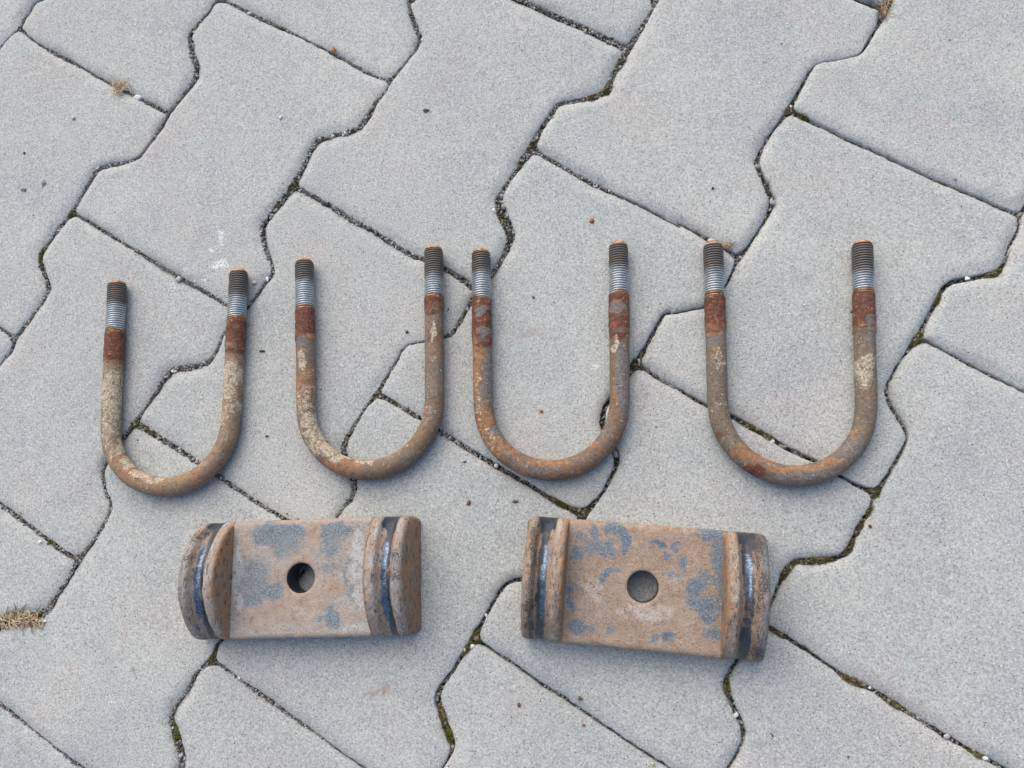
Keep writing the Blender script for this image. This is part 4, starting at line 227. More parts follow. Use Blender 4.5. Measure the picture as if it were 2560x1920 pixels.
# pebbles
PEB = [[-289.1,232.7,3.8,2.8,0.75,"bluish white rounded pebble beside the straw tuft on the upper left joint"],
[-174.5,80.9,1.6,2.4,0.72,"white oval pebble in the joint right of the shorter left U-bolt tip"],
[-240.8,83.3,2.7,2.5,0.5,"flat pale grey chip at the joint between the legs of the leftmost U-bolt"],
[131.8,93.5,2.7,1.6,0.5,"grey white pebble in the joint just above the left tip of the rightmost U-bolt"],
[286.1,59.6,1.9,1.5,0.75,"white chip in the dark joint right of the rightmost U-bolt"],
[161.8,-40.5,1.9,1.6,0.72,"white pebble in the joint inside the curve of the rightmost U-bolt"],
[168.3,-44.0,3.3,1.8,0.22,"long grey brown stone chip in the joint inside the rightmost U-bolt"],
[-323.5,-100.6,1.5,1.3,0.8,"small white pebble beside green moss on the lower left joint"],
[-175.2,-185.7,1.2,1.8,0.8,"bright white pebble in the joint below the left saddle plate"],
[-24.8,-163.9,1.8,1.9,0.7,"white crumbly pebble at the joint corner left of the right saddle plate"],
[-16.3,-145.5,1.0,1.4,0.7,"white chip in the narrow joint between the two saddle plates"],
[82.1,-226.8,1.3,1.2,0.55,"yellowish pebble on the joint at the bottom edge of the photo"],
[131.1,-199.7,2.0,1.8,0.65,"pale angular chip in the joint below the right saddle plate"],
[206.2,-183.2,1.1,0.9,0.75,"small white pebble in the long joint right of the right saddle plate"],
[245.2,-208.0,2.2,1.5,0.5,"large light grey pebble in the joint near the lower right corner"],
[264.0,-218.7,1.8,1.2,0.72,"white wedge pebble beside moss in the joint at lower right"],
[-122.2,190.5,2.2,2.1,0.65,"white pebble in the wide joint at upper middle left"],
[-12.5,122.9,1.1,1.2,0.8,"round white pebble on the paver beside the mossy zigzag joint"],
[-314.6,175.7,2.7,1.6,0.75,"white pebble at the zigzag joint corner on the upper left"],
[-171.7,205.6,1.6,1.7,0.7,"white pebble lying alone on a paver left of the upper middle"],
[-10.7,-53.1,1.5,1.6,0.6,"pale round pebble in the diagonal joint under the third U-bolt"],
[66.0,-47.0,1.8,2.7,0.3,"grey pebble in the joint below the right bend of the third U-bolt"],
[-238.9,16.4,2.7,1.9,0.72,"white pebble in the zigzag joint between the legs of the leftmost U-bolt"],
[-66.3,259.7,1.5,1.1,0.7,"white sliver on the joint corner at the top left of centre"],
[-204.5,297.8,1.9,1.3,0.75,"white pebble in the straight joint near the top edge"],
[-339.0,218.2,1.9,1.8,0.62,"bluish white pebble on the paver below the straw tuft"],
[-276.3,106.9,1.5,1.3,0.75,"white pebble in the joint above the left U-bolt"],
[-183.1,77.9,1.9,1.6,0.5,"greyish pebble on the paver right of the leftmost U-bolt tip"],
[-312.9,-152.3,1.4,1.0,0.8,"white pebble at the right end of the dry straw strip"],
[164.4,143.8,2.3,2.6,0.28,"round grey pebble in the wide zigzag joint at upper right"],
[172.4,117.7,2.3,2.5,0.36,"grey pebble at the lower end of the wide zigzag joint at upper right"]]
# straw
TUFT = [[-303.9,241.6,10.2,7.0],
[-329.5,-150.5,19.0,5.3],
[254.7,252.6,3.7,8.7],
[142.1,88.0,3.7,2.5]]
# husk
HUSK = [[-133.8,257.0,2.3,4.9]]
# debris
FLAKE = [[-62.2,202.1,3.4,2.1,0,"dark grey curled leaf scrap on the paver at upper middle"],
[-373.7,161.2,3.3,1.9,1,"left one of two grey mortar flakes on the left paver"],
[-357.5,165.8,2.7,3.8,1,"right one of two grey mortar flakes on the left paver"],
[-174.1,28.2,2.6,1.3,0,"dark crumb on the paver between the first and second U-bolts"],
[-71.6,38.2,1.5,1.4,2,"dark brown chip on the paver left of the second U-bolt right leg"],
[14.4,58.7,1.2,1.5,3,"small slate chip on the paver between the legs of the third U-bolt"],
[-166.2,-31.2,2.1,1.2,2,"brown crumb on the paver between the lower parts of the first two U-bolts"],
[134.7,129.4,1.2,1.4,0,"black crumb on the paver above the rightmost U-bolt left tip"],
[2.0,-75.9,2.3,1.4,2,"brown flake above the left end of the right saddle plate"],
[-28.0,-76.5,1.9,2.7,2,"long brown flake above the right end of the left saddle plate"],
[54.1,110.7,2.4,2.3,4,"rust flake on the paver above the third U-bolt"],
[19.0,-18.4,1.7,1.7,4,"orange rust crumb on the paver inside the third U-bolt"],
[4.0,-196.9,1.3,1.8,2,"brown crumb on the paver below the right saddle plate"],
[40.9,-192.4,2.1,1.8,2,"brown twig scrap beside the diagonal joint below the right saddle plate"],
[42.6,-207.1,1.3,1.1,4,"reddish crumb on the paver below the right saddle plate"],
[-154.5,-198.0,1.5,1.2,4,"rusty crumb in the joint below the left saddle plate"],
[-377.4,191.7,1.5,1.4,0,"black crumb on the paver at the left edge"],
[214.3,-92.1,1.2,1.7,2,"purplish brown chip beside the joint right of the right saddle plate"],
[-30.8,-50.3,1.5,0.8,3,"thin slate crumb beside the joint below the second U-bolt"]]
# stains on the pavers
STAIN = [[-84.0,-191.4,10.8,2.3,0,1.0],
[-78.9,-190.1,4.1,2.6,0,1.0],
[-55.2,-194.0,3.0,4.7,0,0.7],
[10.2,33.3,12.9,3.3,0,0.75],
[26.4,36.0,6.4,2.4,0,0.45],
[151.3,55.7,5.1,2.4,0,0.7],
[143.4,42.4,5.1,2.0,0,0.6],
[-260.7,272.0,8.1,5.7,0,0.35],
[-56.3,218.4,4.8,5.2,0,0.5],
[37.6,228.3,5.8,4.5,0,0.4],
[-328.6,2.3,13.9,2.9,0,0.35],
[-111.5,287.4,2.0,6.9,0,0.6],
[10.2,46.1,3.3,2.8,0,0.4],
[206.9,-6.8,2.9,2.1,0,0.4],
[-179.5,275.4,11.7,8.4,0,0.2],
[54.1,110.7,4.9,5.3,0,0.6],
[19.0,-18.4,4.2,4.3,0,0.5],
[2.0,-75.9,5.2,3.1,0,0.3],
[125.1,-54.8,8.8,7.0,0,0.3],
[-288.4,0.1,2.5,11.7,0,0.15],
[26.9,-14.6,15.7,6.4,0,0.12],
[261.7,171.2,20.0,14.0,0,0.16],
[-173.4,73.8,7.2,4.8,0,0.15],
[-210.7,114.7,3.2,7.5,1,0.9],
[-216.3,105.0,5.7,3.0,1,0.8],
[-210.2,93.4,8.6,3.7,1,0.9],
[-208.9,92.5,8.6,3.4,1,0.9],
[-234.6,90.1,6.2,3.7,1,0.6],
[-220.5,82.1,3.2,4.9,1,0.7],
[-244.6,77.1,5.0,7.4,1,0.45],
[-246.2,68.7,5.0,7.3,1,0.35],
[-259.2,-200.2,6.8,4.9,1,0.5],
[55.6,11.2,2.7,3.5,1,0.8],
[-59.6,-60.6,1.5,6.3,1,0.5],
[-51.0,-59.2,1.3,5.2,1,0.4],
[-220.4,248.8,11.8,1.7,1,0.5],
[-226.9,241.2,1.3,2.8,1,0.8],
[-243.6,-145.6,8.0,6.2,1,0.2],
[256.8,-204.3,5.9,3.4,1,0.4],
[-351.3,-42.4,7.5,6.9,1,0.35],
[-290.0,-27.5,7.4,4.6,1,0.35],
[-245.9,-182.1,2.9,3.2,2,0.9],
[-223.8,227.3,15.7,12.3,2,0.18],
[-188.7,187.2,7.6,5.3,2,0.25],
[-319.2,239.4,8.2,4.2,2,0.35],
[-96.4,259.2,3.7,12.2,2,0.3],
[-82.4,22.6,9.0,13.5,2,0.25],
[198.1,64.4,5.9,6.5,2,0.25],
[-186.2,67.2,4.8,9.6,2,0.5],
[-288.1,8.2,3.7,34.9,2,0.12],
[-165.2,-78.8,7.9,3.2,2,0.35],
[-70.7,-138.0,6.3,7.9,2,0.1],
[254.3,254.5,6.3,7.5,2,0.3],
[160.7,-128.7,4.6,7.5,2,0.4],
[-177.5,-197.3,5.4,3.9,2,0.3],
[-170.1,-194.2,12.9,5.8,2,0.15],
[-205.0,-231.5,6.5,5.7,2,0.2]]
# paint and rust patches of the four bolts
BLOB = [[[-274.7,-0.2,9.1,14.8,0,0.75],
[-275.8,9.0,7.3,8.1,0,0.5],
[-273.7,-19.4,6.0,17.9,0,0.62],
[-273.9,-32.7,4.8,6.7,0,0.4],
[-265.4,-35.1,2.6,7.8,0,1.2],
[-258.2,-46.2,4.0,7.7,0,1.2],
[-247.8,-55.6,7.0,3.7,0,1],
[-268.8,-41.7,4.7,6.6,0,0.45],
[-236.4,-59.5,6.9,2.4,0,0.7],
[-188.3,10.9,5.8,8.4,0,0.75],
[-190.1,-2.4,5.8,10.0,0,0.72],
[-187.1,-11.4,4.6,6.6,0,0.5],
[-192.9,11.1,2.6,6.8,0,0.9],
[-191.9,-15.7,3.5,11.0,0,0.5],
[-276.8,32.1,11.0,11.7,2,1.2],
[-276.0,21.7,9.7,3.5,3,0.8],
[-187.8,34.7,10.5,11.5,2,1.2],
[-188.2,24.5,7.0,3.4,1,0.5],
[-275.5,17.0,7.3,3.5,1,0.4],
[-250.8,-55.0,12.8,6.5,3,0.7],
[-265.8,-47.2,7.1,4.4,3,0.6],
[-208.9,-58.8,18.2,7.5,3,0.45],
[-187.5,15.4,3.5,9.0,3,0.4],
[-259.6,-60.3,10.5,4.3,3,0.4],
[-224.1,-67.1,28.5,6.4,3,0.3],
[-267.8,-8.3,1.8,22.6,3,0.5]],
[[-139.2,44.3,9.2,10.3,2,0.95],
[-139.6,30.7,6.3,5.1,1,0.9],
[-133.6,24.9,4.5,6.7,1,0.5],
[-139.9,17.3,2.7,7.8,0,0.75],
[-136.8,11.6,3.4,5.6,0,0.3],
[-136.6,-11.5,6.7,12.0,0,0.5],
[-133.0,-25.7,6.7,10.8,0,0.75],
[-126.2,-37.6,7.7,9.6,0,0.6],
[-125.3,-29.1,2.4,7.5,0,1.2],
[-116.7,-40.4,4.4,5.3,0,1.2],
[-106.6,-46.9,7.6,2.7,0,1.2],
[-109.2,-47.9,7.6,2.3,0,1],
[-93.9,-50.8,8.6,1.9,0,0.6],
[-136.1,-0.6,7.9,16.4,3,0.6],
[-114.5,-52.6,12.0,5.2,3,0.7],
[-135.6,31.7,3.4,3.4,3,0.6],
[-105.8,-52.7,13.0,5.2,3,0.6],
[-74.9,-41.7,9.6,6.3,3,0.45],
[-51.1,51.5,8.8,5.4,2,1.1],
[-50.5,40.8,6.6,6.7,1,0.5],
[-48.7,33.0,5.5,7.7,2,0.4],
[-49.8,6.7,8.1,21.5,1,0.42],
[-49.6,35.2,1.0,7.7,0,1.0],
[-48.5,19.8,4.3,6.6,3,0.4],
[-55.9,-32.6,7.5,6.3,3,0.4],
[-51.9,-19.0,6.4,9.5,0,0.22],
[-67.2,-49.1,10.6,4.2,1,0.4]],
[[-19.1,46.8,5.9,5.0,1,1.0],
[-18.0,51.7,8.1,3.3,2,0.9],
[-17.9,40.6,8.6,6.6,2,1.0],
[-16.3,32.9,5.9,3.7,1,0.95],
[-18.3,25.8,8.0,4.4,2,0.9],
[-12.5,24.0,3.2,4.3,3,0.8],
[-21.9,5.9,3.2,23.4,3,1.0],
[-19.9,18.8,3.2,6.5,3,0.7],
[-13.9,1.4,3.8,25.4,1,0.85],
[-19.6,-9.1,2.1,21.1,0,0.35],
[-16.9,-28.2,5.2,13.5,3,0.9],
[-10.5,-42.8,8.3,9.2,3,0.8],
[-12.6,-38.6,6.2,9.3,0,0.3],
[3.9,-44.1,13.3,3.1,3,0.9],
[-8.5,-36.6,4.2,6.2,1,0.8],
[-0.2,-45.0,6.2,3.1,1,0.7],
[16.2,-56.5,17.2,4.4,1,0.6],
[26.4,-52.4,17.1,2.0,3,0.9],
[46.6,-48.8,15.0,5.0,1,0.35],
[47.7,-41.8,9.0,3.0,3,0.7],
[6.0,-59.4,12.2,5.0,3,0.5],
[71.5,3.1,4.5,31.0,1,0.85],
[66.5,-11.4,2.5,20.6,3,0.35],
[69.3,31.8,8.2,9.6,2,0.85],
[68.6,45.3,5.2,6.5,1,0.95],
[68.8,51.3,7.2,3.3,3,0.7],
[67.2,20.1,2.5,4.9,0,0.75],
[60.9,-33.9,6.0,9.1,1,0.5],
[31.3,-61.7,20.0,4.0,3,0.3]],
[[129.8,40.1,8.9,11.7,2,1.3],
[129.6,36.4,6.0,4.8,1,0.35],
[129.3,30.0,6.9,3.7,3,0.8],
[127.9,22.2,6.9,5.2,1,0.6],
[128.5,-2.8,6.8,22.4,1,0.3],
[130.7,9.5,3.3,6.2,0,0.5],
[128.4,13.8,3.0,4.2,3,0.5],
[128.7,-18.1,5.8,6.1,0,0.25],
[141.5,-46.4,5.7,3.9,3,0.8],
[137.6,-48.3,2.9,3.9,3,1],
[150.8,-51.0,16.0,3.9,3,0.8],
[172.8,-58.6,20.4,2.1,3,0.95],
[190.8,-54.0,8.3,2.5,3,0.8],
[206.0,-37.8,2.3,7.8,3,0.5],
[146.4,-60.2,9.0,4.4,2,1.1],
[146.4,-60.2,6.6,2.5,1,0.4],
[128.6,-38.2,3.8,3.0,2,0.5],
[175.2,-63.5,24.0,4.8,1,0.5],
[204.3,-46.5,8.3,10.6,1,0.6],
[137.1,-41.4,5.7,7.9,1,0.4],
[218.9,34.3,8.5,12.4,2,1.1],
[221.5,30.1,3.8,4.6,1,1],
[220.4,40.5,4.4,3.5,1,0.8],
[220.1,47.8,6.6,2.7,3,0.6],
[216.3,-2.3,4.1,12.0,0,0.72],
[214.9,5.8,2.8,4.0,0,0.6],
[218.8,6.7,2.8,3.0,0,0.7],
[220.8,18.8,4.3,6.1,1,0.7],
[213.5,-15.3,3.7,6.0,3,0.35],
[213.6,-25.2,4.6,8.9,1,0.3]]]
# patches of the left plate
BR1 = [[-22.1,27.7,10.9,7.1,0,1],
[-6.2,28.8,9.2,4.7,0,1.3],
[22.7,27.8,9.0,4.3,0,1.4],
[-10.2,20.3,10.0,7.0,0,0.7],
[-30.2,-0.0,10.8,13.8,0,0.75],
[-32.2,-12.2,5.8,3.0,0,0.8],
[-20.8,-7.1,8.3,4.6,0,1],
[18.8,18.6,6.6,6.2,0,0.7],
[21.2,-25.4,4.8,5.2,0,1.2],
[19.5,-19.4,3.2,3.7,0,1],
[12.0,-25.9,2.9,2.5,0,1],
[29.6,3.7,1.1,9.1,0,0.9],
[33.0,-8.5,1.4,5.2,0,0.8],
[18.2,5.6,5.7,4.6,0,0.55],
[-35.4,24.3,5.1,8.6,1,0.6],
[-20.5,28.5,5.0,5.5,1,1],
[-20.2,21.4,3.3,3.1,1,0.8],
[7.9,28.3,6.6,7.0,1,1.1],
[9.7,21.2,3.3,3.1,1,0.8],
[-14.4,23.6,2.1,2.0,1,0.7],
[-17.4,12.8,2.5,1.9,1,0.7],
[-33.3,13.2,3.4,2.3,1,0.6],
[-0.1,15.3,9.9,4.6,1,0.8],
[-12.0,-1.3,5.8,8.4,1,0.7],
[-8.8,4.8,3.3,6.1,1,0.6],
[-0.9,-14.4,21.1,7.5,1,0.75],
[19.3,-6.6,8.9,6.0,1,0.75],
[-25.2,-22.2,18.0,8.3,1,0.6],
[-4.7,-24.1,16.2,4.5,1,0.6],
[31.6,-24.1,6.4,5.2,1,0.6],
[46.8,-31.8,4.7,2.9,1,0.9],
[15.2,-5.0,3.3,2.3,1,1],
[-28.3,-28.1,7.4,3.0,1,0.6],
[-41.1,1.1,5.0,23.0,2,0.7],
[37.6,12.6,6.5,19.7,2,0.6],
[1.7,-18.3,9.7,4.5,2,0.5],
[37.9,-11.6,4.8,11.9,2,0.5],
[35.7,-30.8,11.9,3.7,2,0.5],
[0.9,11.4,4.9,1.5,3,0.6],
[-21.3,29.3,4.2,2.4,3,0.5]]
# patches of the right plate
BR2 = [[-37.7,15.6,4.5,5.5,0,0.9],
[-29.5,29.6,3.0,4.1,0,0.8],
[-38.4,26.3,2.1,2.1,0,0.8],
[-16.9,31.8,6.3,3.3,0,1],
[-10.9,25.2,3.0,6.6,0,1.1],
[-25.9,20.3,10.4,5.1,0,0.7],
[-20.2,24.8,3.3,2.5,0,0.9],
[-22.1,5.9,2.7,4.4,0,0.9],
[-17.8,9.2,3.7,2.2,0,0.6],
[-41.6,-4.5,3.7,4.3,0,0.9],
[-36.5,-25.7,7.4,3.8,0,0.8],
[-28.3,-26.3,2.5,3.1,0,0.8],
[7.9,26.0,6.6,2.6,0,1],
[18.2,25.0,2.5,2.2,0,0.9],
[12.5,18.3,1.9,2.0,0,0.9],
[22.2,16.2,2.3,5.0,0,0.8],
[38.3,33.2,8.7,3.2,0,1.2],
[42.8,27.3,4.3,4.3,0,0.8],
[43.1,17.3,3.9,14.3,0,0.8],
[31.3,2.6,7.9,5.0,0,1],
[26.6,-4.2,4.3,4.2,0,0.9],
[33.8,-7.1,8.5,4.9,0,1],
[37.5,-12.4,4.3,5.6,0,1],
[36.2,7.3,7.9,3.6,0,0.7],
[45.0,0.3,2.1,14.1,0,0.8],
[40.0,-22.0,5.6,3.5,0,0.8],
[15.3,-27.1,6.4,2.8,0,0.8],
[6.0,-28.0,1.9,2.8,0,0.8],
[-42.5,-13.3,2.2,5.0,0,0.8],
[-18.9,-24.7,2.9,2.1,0,0.6],
[16.7,9.2,4.4,2.9,0,0.5],
[32.9,-2.2,3.6,2.8,1,1.2],
[36.7,-9.6,2.8,2.1,1,0.9],
[35.5,7.3,3.6,2.1,1,0.8],
[-8.8,34.3,36.9,3.0,1,0.8],
[-7.5,10.1,11.0,2.9,1,0.7],
[-24.8,27.0,4.5,3.0,1,0.7],
[-0.3,13.6,10.3,3.6,1,0.5],
[-5.2,23.4,3.0,4.4,1,0.7],
[-20.3,-25.6,14.6,3.5,1,0.4],
[11.7,-9.8,14.4,4.2,1,0.4],
[-12.7,-30.5,14.5,1.8,1,0.7],
[19.3,-19.7,11.4,4.2,1,0.5],
[24.9,21.5,4.4,4.3,1,0.5],
[-32.2,0.7,4.5,5.8,1,0.3],
[-13.9,-8.6,8.8,4.3,1,0.35],
[4.5,-12.6,14.4,5.7,2,0.6],
[-29.0,-3.4,9.6,9.4,2,0.5],
[18.2,6.5,5.8,4.3,2,0.4],
[-13.5,-15.7,8.8,2.8,2,0.4],
[8.6,26.4,5.9,2.2,3,0.6],
[14.5,-27.2,5.7,2.8,3,0.6],
[-28.8,-6.3,22.1,21.4,3,0.2],
[8.4,-17.2,21.5,14.0,3,0.25]]

rng = np.random.default_rng(7)
random.seed(7)

# ------------------------------------------------------------------ helpers
def mesh_obj(name, V, F, mat, parent=None, loc=(0, 0, 0), attrs=None, smooth=True):
    me = bpy.data.meshes.new(name)
    V = np.asarray(V, float) * MM
    me.from_pydata(V.tolist(), [], F if isinstance(F, list) else F.tolist())
    if smooth:
        me.polygons.foreach_set("use_smooth", np.ones(len(me.polygons), bool))
    for k, a in (attrs or {}).items():
        at = me.attributes.new(k, 'FLOAT_COLOR', 'POINT')
        a = np.asarray(a, np.float32)
        if a.shape[1] == 3:
            a = np.c_[a, np.ones(len(a), np.float32)]
        at.data.foreach_set("color", a.ravel())
    me.materials.append(mat)
    o = bpy.data.objects.new(name, me)
    o.location = Vector(loc) * MM
    COL.objects.link(o)
    if parent is not None:
        o.parent = parent
    return o

def empty(name, loc, rz=0.0):
    o = bpy.data.objects.new(name, None)
    o.empty_display_size = 0.01
    o.location = Vector(loc) * MM
    o.rotation_euler = (0, 0, rz)
    COL.objects.link(o)
    return o

def tag(o, label=None, cat=None, group=None, kind=None):
    for k, v in (("label", label), ("category", cat), ("group", group), ("kind", kind)):
        if v:
            o[k] = v
    return o

def sstep(a, b, x):
    t = np.clip((x - a) / (b - a), 0, 1)
    return t * t * (3 - 2 * t)

_G = rng.random((64, 64)) * 2 - 1
def vnoise(x, y, s):
    """smooth value noise in -1..1, feature size s (mm)"""
    x = np.asarray(x) / s + 1000.3
    y = np.asarray(y) / s + 1000.7
    xi = np.floor(x).astype(int); yi = np.floor(y).astype(int)
    fx = x - xi; fy = y - yi
    fx = fx * fx * (3 - 2 * fx); fy = fy * fy * (3 - 2 * fy)
    g = lambda a, b: _G[a % 64, b % 64]
    return (g(xi, yi) * (1 - fx) + g(xi + 1, yi) * fx) * (1 - fy) + (g(xi, yi + 1) * (1 - fx) + g(xi + 1, yi + 1) * fx) * fy

def seg_dist(P, A, B):
    """distance of points P to the closed set of segments A-B"""
    out = np.full(len(P), 1e9)
    for k in range(0, len(P), 1500):
        p = P[k:k + 1500, None, :]
        ab = (B - A)[None]
        t = np.clip(((p - A[None]) * ab).sum(2) / np.maximum((ab ** 2).sum(2), 1e-9), 0, 1)
        d = np.hypot(*np.moveaxis(p - (A[None] + ab * t[..., None]), 2, 0))
        out[k:k + 1500] = d.min(1)
    return out

def inside(P, poly):
    x, y = P[:, 0], P[:, 1]
    c = np.zeros(len(P), bool)
    x1, y1 = poly[:, 0], poly[:, 1]
    x2, y2 = np.roll(x1, -1), np.roll(y1, -1)
    for a, b, c_, d in zip(x1, y1, x2, y2):
        if b != d:
            m = ((b > y) != (d > y)) & (x < (c_ - a) * (y - b) / (d - b) + a)
            c ^= m
    return c

def warp(XY, amp, k=0):
    x, y = XY[:, 0], XY[:, 1]
    dx = amp * (vnoise(x + 13 * k, y, 7) + .7 * vnoise(x, y + 29 * k, 3) + .5 * vnoise(x + 5, y, 1.5))
    dy = amp * (vnoise(x + 71 + 13 * k, y + 19, 7) + .7 * vnoise(x + 37, y + 29 * k, 3) + .5 * vnoise(x, y + 5, 1.5))
    return np.c_[x + dx, y + dy]

class NT:
    """small node-tree writer"""
    def __init__(s, name):
        s.m = bpy.data.materials.new(name); s.m.use_nodes = True
        s.t = s.m.node_tree; s.n = s.t.nodes
        s.b = s.n["Principled BSDF"]
    def node(s, typ, **kw):
        n = s.n.new(typ)
        for k, v in kw.items():
            setattr(n, k, v)
        return n
    def set(s, sock, v):
        if v is None: return
        if hasattr(v, "is_linked") or isinstance(v, bpy.types.NodeSocket):
            s.t.links.new(v, sock)
        elif isinstance(v, (tuple, list)):
            sock.default_value = tuple(v) + ((1.0,) if len(v) == 3 and len(sock.default_value) == 4 else ())
        else:
            sock.default_value = v
    def coord(s, kind="Object"):
        return s.node("ShaderNodeTexCoord").outputs[kind]
    def pos(s):
        return s.node("ShaderNodeNewGeometry").outputs["Position"]
    def noise(s, vec, scale, detail=3.0, rough=0.55, dist=0.0):
        n = s.node("ShaderNodeTexNoise"); s.set(n.inputs["Vector"], vec)
        n.inputs["Scale"].default_value = scale; n.inputs["Detail"].default_value = detail
        n.inputs["Roughness"].default_value = rough; n.inputs["Distortion"].default_value = dist
        return n.outputs["Fac"]
    def voro(s, vec, scale, out="Distance", feature='F1'):
        n = s.node("ShaderNodeTexVoronoi", feature=feature); s.set(n.inputs["Vector"], vec)
        n.inputs["Scale"].default_value = scale
        return n.outputs[out]
    def math(s, op, a, b=None, c=None, clamp=False):
        n = s.node("ShaderNodeMath", operation=op, use_clamp=clamp)
        for k, v in enumerate((a, b, c)):
            if v is not None: s.set(n.inputs[k], v)
        return n.outputs[0]
    def ramp(s, v, a, b, lo=0.0, hi=1.0, smooth=True):
        n = s.node("ShaderNodeMapRange", interpolation_type='SMOOTHSTEP' if smooth else 'LINEAR')
        s.set(n.inputs[0], v)
        for k, q in ((1, a), (2, b), (3, lo), (4, hi)):
            s.set(n.inputs[k], q)
        return n.outputs[0]
    def mix(s, f, a, b, mode='MIX'):
        n = s.node("ShaderNodeMix", data_type='RGBA', blend_type=mode)
        s.set(n.inputs[0], f); s.set(n.inputs[6], a); s.set(n.inputs[7], b)
        return n.outputs[2]
    def attr(s, name):
        n = s.node("ShaderNodeAttribute", attribute_name=name)
        q = s.node("ShaderNodeSeparateColor"); s.t.links.new(n.outputs["Color"], q.inputs[0])
        return n.outputs["Color"], q.outputs[0], q.outputs[1], q.outputs[2]
    def bump(s, h, dist, strength=1.0, prev=None):
        n = s.node("ShaderNodeBump"); s.set(n.inputs["Height"], h)
        n.inputs["Distance"].default_value = dist; s.set(n.inputs["Strength"], strength)
        if prev is not None: s.set(n.inputs["Normal"], prev)
        return n.outputs[0]
    def done(s, col, rough=0.8, normal=None, metal=None, spec=None):
        s.set(s.b.inputs["Base Color"], col); s.set(s.b.inputs["Roughness"], rough)
        if normal is not None: s.set(s.b.inputs["Normal"], normal)
        if metal is not None: s.set(s.b.inputs["Metallic"], metal)
        if spec is not None: s.set(s.b.inputs["Specular IOR Level"], spec)
        return s.m

# ------------------------------------------------------------------ materials
def mat_concrete():
    t = NT("concrete_paver")
    P = t.pos()
    oi = t.node("ShaderNodeObjectInfo").outputs["Random"]
    _, rust, white, dark = t.attr("stain")
    big = t.noise(P, 14, 4, .6)
    mid = t.noise(P, 90, 4, .6)
    fine = t.noise(P, 900, 3, .7)
    grain = t.noise(P, 520, 2, .6)
    c = t.mix(t.ramp(big, .3, .7), (.335, .370, .370), (.408, .428, .410))
    c = t.mix(t.math('MULTIPLY', t.ramp(mid, .35, .7), .35), c, (.425, .457, .45))
    mot = t.noise(P, 38, 5, .65, .4)
    c = t.mix(t.ramp(mot, .54, .72, 0, .35), c, (.27, .285, .29))
    c = t.mix(t.ramp(mot, .42, .28, 0, .3), c, (.50, .50, .485))
    blot = t.noise(P, 9, 6, .7, .8)
    c = t.mix(t.ramp(blot, .52, .66, 0, .42), c, (.285, .315, .33))
    c = t.mix(t.ramp(blot, .46, .33, 0, .40), c, (.50, .495, .465))
    warm = t.noise(P, 17, 4, .6, .5)
    c = t.mix(t.ramp(warm, .50, .68, 0, .5), c, (.43, .385, .375))
    c = t.mix(t.math('MULTIPLY', oi, .34), c, (.335, .35, .352))
    # sand grains of the face: dark pits, pale quartz
    c = t.mix(t.ramp(fine, .50, .65, 0, .58), c, (.60, .60, .59))
    c = t.mix(t.ramp(fine, .50, .35, 0, .56), c, (.19, .195, .20))
    c = t.mix(t.ramp(grain, .57, .70, 0, .48), c, (.18, .185, .19))
    vc = t.node("ShaderNodeTexVoronoi"); t.set(vc.inputs["Vector"], P); vc.inputs["Scale"].default_value = 760
    sep = t.node("ShaderNodeSeparateColor"); t.t.links.new(vc.outputs["Color"], sep.inputs[0])
    near = t.ramp(vc.outputs["Distance"], .40, .15)
    c = t.mix(t.math('MULTIPLY', near, t.ramp(sep.outputs[0], .965, .98)), c, (.72, .72, .72))
    c = t.mix(t.math('MULTIPLY', near, t.ramp(sep.outputs[1], .925, .94)), c, (.07, .07, .075))
    c = t.mix(t.math('MULTIPLY', near, t.ramp(sep.outputs[2], .965, .975)), c, (.34, .24, .18))
    # shaped stains
    br = t.noise(P, 380, 5, .75)
    mk = lambda w: t.math('MULTIPLY', t.ramp(t.math('ADD', w, t.math('MULTIPLY', t.math('SUBTRACT', t.math('ADD', t.math('MULTIPLY', br, .5), t.math('MULTIPLY', fine, .5)), .5), 5.0)), .35, 1.1), t.math('MINIMUM', t.math('MULTIPLY', w, 1.6), 1.0))
    c = t.mix(t.math('MULTIPLY', mk(rust), .62), c, (.29, .15, .09))
    c = t.mix(t.math('MULTIPLY', mk(white), .8), c, (.70, .72, .74))
    c = t.mix(t.math('MULTIPLY', mk(dark), .7), c, (.13, .135, .14))
    h = t.math('ADD', fine, t.math('MULTIPLY', grain, .8))
    n = t.bump(h, .00034, .7)
    n = t.bump(mid, .0006, .5, n)
    return t.done(c, .92, n, spec=.25)

def mat_bed():
    t = NT("joint_sand")
    P = t.pos()
    a = t.noise(P, 1100, 3, .7); b = t.noise(P, 60, 3, .6)
    c = t.mix(t.ramp(a, .4, .65), (.045, .044, .041), (.19, .185, .17))
    c = t.mix(t.ramp(b, .5, .75, 0, .55), c, (.085, .07, .035))
    return t.done(c, 1.0, t.bump(a, .001, 1.0), spec=.1)

def mat_attr(name, rough=.9, var=.25, scale=900):
    t = NT(name)
    c = t.attr("tint")[0]
    nz = t.noise(t.pos(), scale, 3, .6)
    c = t.mix(t.ramp(nz, .35, .7, 0, var * 2), c, t.mix(1.0, c, (.45, .45, .45), 'MULTIPLY'))
    return t.done(c, rough, t.bump(nz, .0003, .6), spec=.2)

